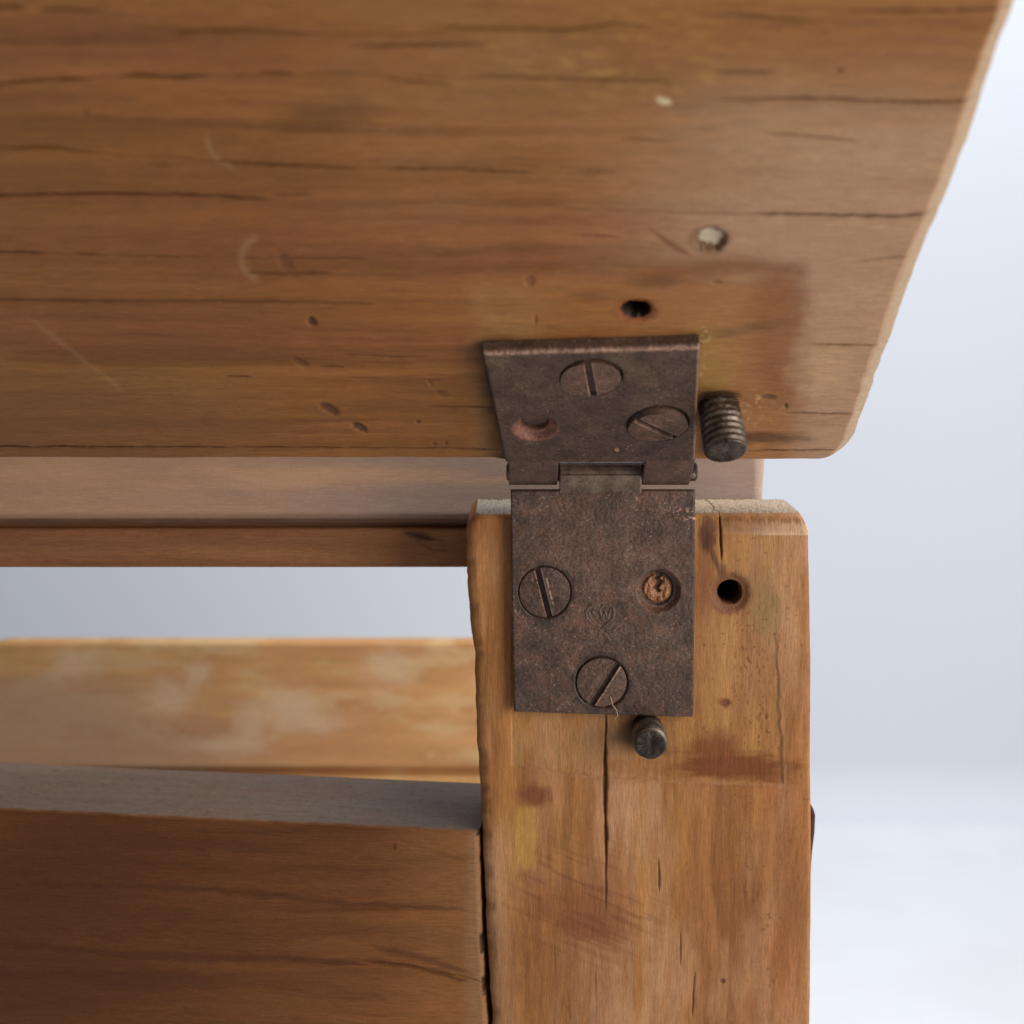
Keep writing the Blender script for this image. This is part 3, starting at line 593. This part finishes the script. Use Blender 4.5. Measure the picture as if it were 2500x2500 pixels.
# a small iron plate standing proud on the far edge of the post
v_a = PP.uv(0, 2170)[1]; v_b = PP.uv(0, 1975)[1]
BK = Plane((PP.uv(1981, 2060)[0], 0.009, 0), (1, 0, 0), (0, 0, 1))
vs = np.linspace(BK.uv(0, 2170)[1], BK.uv(0, 1976)[1], 40)
hb = vs[-1]-vs[0]
fr(board('edge_plate', BK, vs, cst(-0.002), lambda v: BK.uv(1982, 2060)[0]+np.interp((v-vs[0])/hb, [0, .45, .72, .92, 1], [.0, .0002, .0006, .0006, .0001]), np.linspace(0, 1, 14), 0.008, soft(.0003, .0003), plain(66, (.06, .035, .025), (.09, .045, .03)), WOOD, FR, m=2))

# far board of the frame
FP = Plane((0, 0.20, 0), (1, 0, 0), (0, 0, 1))
vt = FP.uv(0, 1569)[1]; vg = FP.uv(0, 1886)[1]
ul = FP.uv(-48, 1600)[0]; ur = FP.uv(1900, 1600)[0]
vs = np.concatenate([np.linspace(FLOOR_Z+0.002, vg-.004, 10, endpoint=False), np.linspace(vg-.004, vt, 150)])
def farL(v):
    d = np.clip(1-(vt-v)/.0075, 0, 1); return ul+.010*(1-np.sqrt(np.clip(1-d*d, 0, 1)))
def far_c(c, u, v, h, px, py, rg):
    f = fbm(px/120, py/45, 15, 4)
    c = mix(c, np.array([.62, .43, .22]), .8*sstep(.5, .72, f)); c = mix(c, np.array([.55, .28, .13]), .45*sstep(.5, .3, f))
    c = mix(c, np.array([.42, .27, .18]), .7*sstep(700, 100, px+(py-1700)*-1.2)*sstep(1600, 1700, py))
    for (cx, cy, rx, ry) in ((180, 1620, 60, 34), (410, 1700, 70, 34), (480, 1640, 40, 26), (690, 1720, 90, 40), (750, 1760, 110, 30), (950, 1630, 70, 40), (610, 1770, 40, 40), (560, 1820, 120, 20)):
        c = mix(c, np.array([.68, .50, .33]), .65*blob(px, py, cx, cy, rx*.8, ry*1.1, 0, .6, int(cx), .8))
    return c
rl = soft(.0016, .0012)
fr(board('back_board', FP, vs, farL, cst(ur), np.linspace(0, 1, 400), 0.007, lambda u, v, px, py, eL, eR, eB, eT: rl(u, v, px, py, eL, eR, eB+.1, eT)-.006*np.exp(-((v-vg)/.0016)**2), plain(67, (.60, .345, .135), (.56, .30, .125), 4.0, .3, far_c), DUSTY, FR, m=3))

# ------------------------------------------------------------------ the hinge
HG = empty('hinge', (0, 0, 0), 'rusty brown iron butt hinge with slotted screws joining plank to post', 'hinge')
def disc_dist(px, py, cx, cy, rx, ry=None): return np.hypot((px-cx)/rx, (py-cy)/(ry or rx))
def seg(px, py, pts, w):
    b = np.zeros_like(px)
    for (x0, y0), (x1, y1) in zip(pts[:-1], pts[1:]):
        dx, dy = x1-x0, y1-y0; t = np.clip(((px-x0)*dx+(py-y0)*dy)/(dx*dx+dy*dy+1e-9), 0, 1)
        b = np.maximum(b, np.exp(-(np.hypot(px-x0-t*dx, py-y0-t*dy)/w)**2))
    return b
LL = Plane((0, -LT, 0), (1, 0, 0), (0, 0, 1))
def z5(l): return [(1240+.2743*x, 1350+.2743*y) for x, y in l]
STAMP = [z5(p) for p in (
    [(820,680),(750,630),(707,580),(695,530),(710,490),(750,462),(790,464),(822,490),(855,462),(900,460),(935,490),(945,540),(925,590),(870,640),(820,680)],
    [(820,660),(765,615),(728,570),(718,530),(732,500)],
    [(797,503),(768,503),(752,524),(768,545),(790,562),(785,592),(752,603)],
    [(812,503),(838,592),(862,528),(884,590),(912,508)],
    [(820,680),(812,710)], [(830,690),(870,725),(900,775)], [(850,715),(880,770)], [(880,700),(930,690),(975,655)], [(905,715),(1000,690)], [(700,690),(740,705)], [(800,740),(830,712)])]
def leaf_lo_relief(u, v, px, py, eL, eR, eB, eT):
    h = (fbm(u*1300, v*1300, 3, 4)-.5)*.00022+(fbm(u*130, v*130, 33)-.5)*.0003
    for e_ in (eL, eR, eB, eT): k = np.clip(1-e_/.0005, 0, 1); h -= .00035*(1-np.sqrt(np.clip(1-k*k, 0, 1)))
    cr = np.maximum(0, .0035-(eR+eT)); h -= .0*cr
    d = np.hypot(px-1608, py-1442); d2 = np.hypot(px-1606, py-1440)
    h -= .0013*(1-sstep(42, 56, d)); h -= .0012*(1-sstep(34, 42, d2))
    pl_ = (1-sstep(30, 40, d2)); h += .0014*pl_*(.4+.9*fbm(px/9, py/16, 5))
    h -= .0030*np.exp(-((px-1607+(fbm(py/6, py*0, 3)-.5)*14)/4.5)**2)*sstep(1395, 1410, py)*sstep(1452, 1440, py)
    for cx, cy in ((1330, 1446), (1469, 1666)): h -= .0009*(1-sstep(58, 68, np.hypot(px-cx, py-cy)))
    st = np.zeros_like(px)
    for p in STAMP: st = np.maximum(st, seg(px, py, p, 2.3))
    near = (np.abs(px-1470) < 70)&(np.abs(py-1510) < 75)
    h += .00016*st; h -= .00008*np.exp(-(np.hypot(px-1466, py-1500)/40)**4)
    return h
def leaf_lo_color(u, v, h, px, py, rg):
    c = np.repeat(ONE[None, :], len(px), 0)
    f = fbm(px/70, py/70, 6, 4)
    c = mix(c, ONE*np.array([1.20, 1.10, 1.06]), .7*sstep(.45, .65, f)); c = mix(c, ONE*np.array([.74, .76, .76]), .7*sstep(.55, .38, f))
    m1 = fbm(px/24, py/24, 61, 3); c = mix(c, ONE*np.array([1.45, 1.12, .95]), .6*sstep(.55, .75, m1)); c = mix(c, ONE*.6, .5*sstep(.45, .3, m1))
    c = mix(c, ONE*np.array([.5, .5, .52]), .6*np.exp(-np.minimum(np.minimum(lR(v)-u, u-lL(v)), v-vs[0])/.0006)*(rg == 0)*vnoise(px/20, py/20, 5))
    c = mix(c, ONE*.55, .6*blob(px, py, 1540, 1265, 140, 24, 8, .5, 3, .8)+.55*sstep(1640, 1690, px)*fbm(px/16, py/16, 7)+.5*blob(px, py, 1500, 1290, 170, 18, 5, .6, 4, .9))
    c = mix(c, ONE*1.45, .4*blob(px, py, 1440, 1360, 110, 90, 0, .6, 9, .9)); c = mix(c, ONE*np.array([.8, .85, .8]), .5*blob(px, py, 1500, 1570, 90, 35, 0, .5, 10, .9))
    d2 = np.hypot(px-1606, py-1440)
    c = mix(c, ONE*np.array([3.4, 2.6, 1.5]), (1-sstep(32, 40, d2))*(.35+.8*fbm(px/9, py/20, 5))); c = mix(c, ONE*np.array([1.6, 1.3, 1.2]), .6*np.exp(-((d2-50)/6)**2)*sstep(1450, 1480, py))
    c = mix(c, ONE*.1, np.exp(-((px-1607+(fbm(py/6, py*0, 3)-.5)*14)/5)**2)*sstep(1395, 1410, py)*sstep(1456, 1440, py)); c = mix(c, ONE*.35, np.exp(-((d2-39)/4)**2)*sstep(1590, 1620, px))
    sp = sstep(.86, .9, vnoise(px/3.2, py/3.2, 23)); c = mix(c, ONE*3.2, .8*sp*(fbm(px/30, py/30, 4) > .52))
    sp = blob(px, py, 1670, 1252, 38, 16, 15, .5, 3)*sstep(.6, .75, vnoise(px/4, py/4, 9)); c = mix(c, ONE*6, .7*sp)
    sp = sstep(.8, .9, vnoise(px/3, py/3, 29)); c = mix(c, ONE*.4, .6*sp)
    for cx, cy in ((1330, 1446), (1469, 1666)): c = mix(c, ONE*.30, .85*np.exp(-((np.hypot(px-cx, py-cy)-(66+6*vnoise(px/14, py/14, 3)))/(4+8*vnoise(px/22, py/22, 8)))**2)*vnoise(px/25, py/25, 2)**.5)
    return c
lL = edge_from(LL, [(1247, 1200), (1250, 1500), (1255, 1740)], .0001, 3, 500); lR = edge_from(LL, [(1698, 1200), (1696, 1500), (1693, 1753)], .0001, 4, 500)
vs = np.linspace(LL.uv(0, 1745)[1], LL.uv(0, 1198)[1], 420)
# the lower edge drops slightly to the right: shear the bottom rows
class Sheared(Plane):
    def pt(s, u, v, h=0.0):
        u = np.asarray(u, float); v = np.asarray(v, float)
        k = sstep(s.k0, s.k1, v); return Plane.pt(s, u, v+(1-k)*(-(u-s.um)*s.sl), h)
LS = Sheared((0, -LT, 0), (1, 0, 0), (0, 0, 1)); LS.k1 = LL.uv(0, 1690)[1]; LS.k0 = vs[0]; LS.um = LL.uv(1474, 1500)[0]; LS.sl = 14/440
leaf = board('lower_leaf', LS, vs, lL, lR, np.linspace(0, 1, 350), LT-.0003, leaf_lo_relief, leaf_lo_color, IRON, HG, m=2, grain='v')

# middle knuckle rising from the lower leaf and curling back over the pin
def curl(name, x0, x1, prof, mat, parent, bev=.00025):
    """extrude a (y,z) section along x, with inset rounded ends"""
    xs = [x0, x0+bev*.3, x0+bev, x1-bev, x1-bev*.3, x1]; ins = [bev, bev*.3, 0, 0, bev*.3, bev]
    c = np.mean(prof, 0); n = len(prof); P = np.array(prof)
    d = np.roll(P, -1, 0)-np.roll(P, 1, 0); nn = np.stack([d[:, 1], -d[:, 0]], 1); nn /= np.linalg.norm(nn, axis=1)[:, None]+1e-12
    area2 = np.sum(P[:, 0]*np.roll(P[:, 1], -1)-np.roll(P[:, 0], -1)*P[:, 1])
    if area2 < 0: nn = -nn
    V = []; F = []
    for x, i_ in zip(xs, ins):
        for p, q_ in zip(P, nn): V.append((x, p[0]-q_[0]*i_, p[1]-q_[1]*i_))
    for k in range(len(xs)-1):
        for i in range(n):
            j = (i+1) % n; F.append((k*n+i, k*n+j, (k+1)*n+j, (k+1)*n+i))
    F.append(tuple(range(n))[::-1]); F.append(tuple((len(xs)-1)*n+i for i in range(n)))
    o = simple_mesh(name, V, F, mat, parent)
    me = o.data; a = me.attributes.new('tint', 'FLOAT_COLOR', 'POINT')
    for dt in a.data: dt.color = (.25, .25, .25, 1)
    return o
def arc(cy, cz, r, a0, a1, n=14): return [(cy+r*math.cos(R(a0+(a1-a0)*k/n)), cz+r*math.sin(R(a0+(a1-a0)*k/n))) for k in range(n+1)]
cy, cz = KC[1], KC[2]; rin = KR-.0012
xa, _ = LL.uv(1366, 1160); xb, _ = LL.uv(1567, 1160)
zlow = LL.uv(0, 1203)[1]
prof = [(-LT, zlow)]+arc(cy, cz, KR, 180, -60)+arc(cy, cz, rin, -60, 180)+[(-LT+.0012, zlow)]
prof = [(-LT-.00005, zlow), (-LT-.00005, cz)]+arc(cy, cz, -cy+LT*1+cy if False else KR+.0001, 176, -60)+arc(cy, cz, rin, -60, 180)+[(-LT+.0012, zlow)]
curl('knuckle', xa, xb, prof, WORN, leaf)
pinL = LL.uv(1239, 1145)[0]; pinR = LL.uv(1702, 1140)[0]
brL = LL.uv(1236, 1145)[0]; brR = LL.uv(1708, 1145)[0]
def lathe(name, axis_o, axis_d, rz, mat, parent, seg_n=48, ref=None):
    d = np.array(axis_d, float); d /= np.linalg.norm(d); a = np.cross(d, [0, 0, 1.0] if abs(d[2]) < .9 else [1.0, 0, 0]); a /= np.linalg.norm(a); b = np.cross(d, a)
    V = []; F = []
    for r_, z_ in rz:
        for k in range(seg_n):
            t = 2*math.pi*k/seg_n; V.append(tuple(np.array(axis_o)+d*z_+(a*math.cos(t)+b*math.sin(t))*r_))
    for j in range(len(rz)-1):
        for k in range(seg_n):
            q_ = (k+1) % seg_n; F.append((j*seg_n+k, j*seg_n+q_, (j+1)*seg_n+q_, (j+1)*seg_n+k))
    F.append(tuple(range(seg_n))[::-1]); F.append(tuple((len(rz)-1)*seg_n+k for k in range(seg_n)))
    return simple_mesh(name, V, F, mat, parent)
wp = pinR-pinL; wb = brR-brL
lathe('pin', (pinL, cy, cz), (1, 0, 0), [(.0006, -.0003), (.00115, 0), (.00125, .0004), (.00125, wp-.0004), (.00115, wp), (.0006, wp+.0003)], WORN, HG)

BARREL = iron_material('dark_iron', (0.028, 0.015, 0.011), (0.06, 0.033, 0.024), metal=0.1, use_attr=False)
lathe('barrel', (brL, cy+.0009, cz+.0003), (1, 0, 0), [(.0011, 0), (.0017, .0001), (.0021, .0005), (.0021, wb-.0005), (.0017, wb-.0001), (.0011, wb)], BARREL, HG)
# upper leaf
UL = LEAF_UP
SC_ = (1442, 930); SD = (1606, 1040)
def to_uv(pl, p): return np.array(pl.uv(*p))
cE = to_uv(UL, (1306, 1046)); cC = to_uv(UL, SC_); cD = to_uv(UL, SD)
def leaf_up_relief(u, v, px, py, eL, eR, eB, eT):
    h = (fbm(u*1000, v*1000, 3, 4)-.5)*.00016+(fbm(u*130, v*130, 43)-.5)*.0003
    for e_ in (eL, eR, eT): k = np.clip(1-e_/.0005, 0, 1); h -= .00032*(1-np.sqrt(np.clip(1-k*k, 0, 1)))
    d = np.hypot(u-cE[0], v-cE[1]); h -= .0014*(1-sstep(.0029, .0047, d)); h -= .0050*(1-sstep(.0025, .0030, d))
    for c_, r_ in ((cC, .0059), (cD, .0061)):
        d = np.hypot(u-c_[0], v-c_[1]); h -= .0009*(1-sstep(r_-.0003, r_+.0003, d))
    return h
def leaf_up_color(u, v, h, px, py, rg):
    c = np.repeat(ONE[None, :], len(px), 0)*np.array([.74, .76, .72])
    f = fbm(px/80, py/50, 16, 4)
    c = mix(c, ONE*np.array([1.1, 1.15, .95]), .6*sstep(.5, .7, f)); c = mix(c, ONE*np.array([.66, .62, .62]), .6*sstep(.5, .35, f))
    d = np.hypot(u-cE[0], v-cE[1]); c = mix(c, ONE*np.array([2.0, 1.35, 1.1]), (1-sstep(.0046, .0053, d))*.8*sstep(-.003, .001, cE[1]-v)); c = mix(c, ONE*np.array([.35, .33, .25]), (1-sstep(.0026, .0030, d)))
    sp = sstep(.88, .92, vnoise(px/3.2, py/2.6, 23)); c = mix(c, ONE*3, .7*sp*(fbm(px/30, py/30, 4) > .5))
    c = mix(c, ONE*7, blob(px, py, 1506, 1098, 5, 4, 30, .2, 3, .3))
    eg = np.exp(-((py-864+(px-1180)*.028)/4)**2)*(rg == 0); c = mix(c, ONE*6, .9*eg*(.2+vnoise(px/5, py/5, 5)))  # painted highlight along the leaf's top edge
    eg = sstep(.0006, .0002, uRt(v)-u)*(rg == 0); c = mix(c, ONE*2.8, .6*eg)
    for c_, r_ in ((cC, .0060), (cD, .0062)): d = np.hypot(u-c_[0], v-c_[1]); c = mix(c, ONE*.4, .6*np.exp(-((d-r_)/.0005)**2))
    return c
uLt = edge_from(UL, [(1180, 866), (1206, 985), (1232, 1115), (1247, 1183), (1250, 1195)], .0001, 6, 400)
uRt = edge_from(UL, [(1705, 850), (1700, 1000), (1695, 1180), (1694, 1195)], .0001, 7, 400)
vn = UL.uv(0, 1128)[1]; vb = UL.uv(0, 1184)[1]; vt_ = UL.uv(0, 860)[1]
ULs = Sheared(UL.O, UL.U, UL.V); ULs.k0 = 1; ULs.k1 = 2
def pt_top(self, u, v, h=0.0):
    u = np.asarray(u, float); v = np.asarray(v, float); k = sstep(vn, vt_, v); return Plane.pt(self, u, v+k*(u-uLt(np.array([vt_]))[0])*.055, h)
ULs.__class__ = type('Sheared2', (Sheared,), {'pt': pt_top})
vs = np.linspace(vn, vt_, 380)
leaf2 = board('upper_leaf', ULs, vs, uLt, uRt, np.linspace(0, 1, 380), LT-.0002, leaf_up_relief, leaf_up_color, IRON, HG, m=3)
# its two side knuckles, tangent to the leaf and rolled round the pin
def side_knuckle(xa, xb):
    t0 = np.array([UL.O[1], UL.O[2]]); dv = np.array([PV[1], PV[2]]); nn = np.array([PN[1], PN[2]])
    a0 = math.degrees(math.atan2(nn[1], nn[0]))
    top = t0+dv*(vn+.0006)
    p = [tuple(top), tuple(t0)]+arc(cy, cz, KR, a0, a0+250)[1:]+arc(cy, cz, rin, a0+250, a0)+[tuple(top-nn*.0012)]
    o = curl('knuckle', xa, xb, p, IRON, leaf2)
side_knuckle(uLt(np.array([vn]))[0]+.0006, UL.uv(1362, 1160)[0])
side_knuckle(UL.uv(1570, 1160)[0], uRt(np.array([vn]))[0])

# screws
def screw(pl, c, r_, ang, slot_w, parent, seed, lift=.00035, tilt=(0, 0), label=None, rust=1.0, slot_off=0.0, hl=0.0):
    U_ = pl.U+tilt[0]*pl.N; V_ = pl.V+tilt[1]*pl.N
    O = pl.pt(np.array(c[0]), np.array(c[1]), np.array(lift)); S = Plane(O, U_, V_-(V_@U_)*U_/(U_@U_))
    vs = r_*np.sin(np.linspace(-math.pi/2*.985, math.pi/2*.985, 110))
    f = lambda v: np.sqrt(np.clip(r_*r_-v*v, 1e-12, None))*(1+.02*(fbm(v*2000, v*0, seed)-.5))
    ca, sa = math.cos(R(ang)), math.sin(R(ang))
    def rel(u, v, px, py, eL, eR, eB, eT):
        h = (fbm(u*1600, v*1600, seed, 4)-.5)*.00022-.00025*((u*u+v*v)/(r_*r_))**2
        q = -u*sa+v*ca-slot_off
        return h-.0013*(1-sstep(slot_w*.46, slot_w*.56, np.abs(q)))+.00012*np.exp(-((np.abs(q)-slot_w*.7)/.00015)**2)
    def colr(u, v, h, px, py, rg):
        c_ = np.repeat(ONE[None, :], len(u), 0)*rust; q = -u*sa+v*ca-slot_off
        c_ = mix(c_, ONE*np.array([1.7, 1.4, 1.3])*rust, .5*sstep(.45, .65, fbm(u*500, v*500, seed+4)))
        c_ = mix(c_, ONE*4.5, .7*np.exp(-((q+slot_w*.75)/.00016)**2)*(vnoise(u*4000, v*4000, 3) > .35)*(rg == 0))  # highlight on one lip of the slot, painted as pale colour
        c_ = mix(c_, ONE*.12, .9*(1-sstep(slot_w*.38, slot_w*.52, np.abs(q))))
        c_ = mix(c_, ONE*9, hl*np.exp(-((q-slot_w*1.5)/.00013)**2)*(vnoise(u*1800, v*1800, 13) > .3)*(rg == 0)*(np.abs(u*ca+v*sa) < r_*.55))  # thin painted highlight line beside the slot
        return c_
    o = board('screw', S, vs, lambda v: -f(v), f, np.linspace(0, 1, 110), .0022, rel, colr, IRON, parent, m=2)
    return o
screw(LL, to_uv(LL, (1330, 1446)), .00555, -76, .00100, leaf, 3, .0003, slot_off=-.00035, rust=.72, hl=.9)
screw(LL, to_uv(LL, (1469, 1666)), .0055, 59, .00115, leaf, 7, .0003, slot_off=-.0007)
screw(UL, cC, .0058, -81, .0011, leaf2, 11, .00015, slot_off=0, tilt=(0, .02), rust=1.1)
screw(UL, cD, .0060, -43, .0011, leaf2, 15, .0007, tilt=(-.03, .10), slot_off=-.0004, rust=1.1)

# threaded bolt stubs
def bolt(name, base, tip, r_, pitch, parent, mat, depth=.006, lab=None, shoulder=.25):
    base = np.array(base); tip = np.array(tip); d = tip-base; Lb = np.linalg.norm(d); d /= Lb
    a = np.cross(d, [1.0, 0, 0]); a /= np.linalg.norm(a); b = np.cross(d, a)
    nz, nt = 150, 96; zs = np.linspace(-depth, Lb, nz); th = np.arange(nt)/nt*2*math.pi
    Z, TH = np.meshgrid(zs, th, indexing='ij')
    ph = (Z/pitch-TH/(2*math.pi)) % 1.0; tri = 1-np.abs(2*ph-1)
    rr = r_-.00026+.00026*sstep(.05, .95, tri)*(.25+.75*sstep(.0015, .004, Z))*(.6+.8*fbm(TH*1.3, Z*300, 15))+(fbm(TH*4, Z*1500, 5)-.5)*.00022
    rr = rr-.0003*sstep(Lb-.0006, Lb, Z)**2
    V = base+Z[..., None]*d+rr[..., None]*(np.cos(TH)[..., None]*a+np.sin(TH)[..., None]*b)
    V = V.reshape(-1, 3); idx = np.arange(nz*nt).reshape(nz, nt); nx_ = np.roll(idx, -1, 1)
    Q = [np.stack([idx[:-1], nx_[:-1], nx_[1:], idx[1:]], -1).reshape(-1, 4)]
    rings = [idx[-1]]; extra = []; base_i = nz*nt
    for k, f in enumerate((.93, .8, .6, .35, .1)):
        rad = rr[-1]*f; hgt = Lb+.00012*(1-f)+(fbm(rad*np.cos(th)*900+7, rad*np.sin(th)*900+3, 9)-.5)*.0007*(f < .9)
        extra.append(base+hgt[:, None]*d+rad[:, None]*(np.cos(th)[:, None]*a+np.sin(th)[:, None]*b)); rings.append(base_i+np.arange(nt)); base_i += nt
    for r0, r1 in zip(rings[:-1], rings[1:]): Q.append(np.stack([r0, np.roll(r0, -1), np.roll(r1, -1), r1], -1))
    V = np.concatenate([V]+extra)
    # close the tip with a fan of quads
    last = rings[-1]; Q.append(np.stack([last[0:-2:2], last[1:-1:2], last[2::2], np.full(len(last[2::2]), last[0])], -1)[1:])
    tn = np.repeat(ONE[None, :], len(V), 0); zl = (V-base)@d; tn = tn*(1-.62*sstep(Lb-.0002, Lb, zl))[:, None]; tn = mix(tn, ONE*np.array([.55, .38, .3]), .8*sstep(.0045, .001, zl)*(fbm(V[:, 0]*900, V[:, 2]*900, 5) > .42)); tn = tn*(.7+.6*fbm(V[:, 0]*700, V[:, 1]*700+V[:, 2]*500, 8))[:, None]
    o = grid_object(name, V, np.concatenate(Q), tn, None, mat, parent, True)
    if lab: o['label'] = lab
    return o
ub, vb_ = PL.uv(1755, 992)
b0 = PL.pt(np.array(ub), np.array(vb_)); 
bolt('bolt', b0, b0+PL.N*.0108+np.array([.0006, 0, 0]), .0043, .00145, HB, BOLT, depth=.0065, lab='threaded steel bolt end sticking down from the plank')
# clearance pit for the bolt is drawn by dark shade painted round it
zt = CAM+ray(1588, 1817)*0; b0 = np.array([PP.uv(1580, 1780)[0], 0, PP.uv(1583, 1780)[1]])
tipd = np.array([-.0002, -.0098, .0])
fr(bolt('bolt', b0, b0+tipd, .0037, .0011, FR, BOLT, depth=.005, lab='dark threaded bolt end below the hinge leaf'))

# lint caught on the lower screw
cu = bpy.data.curves.new('lint_fibre', 'CURVE'); cu.dimensions = '3D'; cu.bevel_depth = .00007; cu.bevel_resolution = 1
pts = [(1478, 1722), (1490, 1700), (1494, 1712), (1496, 1722), (1506, 1735), (1508, 1748), (1501, 1757)]
sp = cu.splines.new('POLY'); P4 = LL.shifted(.0006); fine = []
for k in range(len(pts)*6-5):
    t = k/6; i = min(int(t), len(pts)-2); f = t-i; f = f*f*(3-2*f); p = (pts[i][0]*(1-f)+pts[i+1][0]*f, pts[i][1]*(1-f)+pts[i+1][1]*f); uv = P4.uv(*p); fine.append(P4.pt(np.array(uv[0]), np.array(uv[1]), np.array(.0002*math.sin(k*.5))))
fine = fine[6:]
sp.points.add(len(fine)-1)
for q_, p in zip(sp.points, fine): q_.co = (*p, 1)
m, nt, b, N, Lk = nodes_of('pale_lint'); b.inputs['Base Color'].default_value = (.55, .42, .26, 1); cu.materials.append(m)
tmp = bpy.data.objects.new('tmp', cu); me = bpy.data.meshes.new_from_object(tmp); bpy.data.objects.remove(tmp)
o = bpy.data.objects.new('lint_fibre', me); COL.objects.link(o)
o['label'] = 'thin curly pale thread of lint caught on the lowest slotted screw'; o['category'] = 'lint'
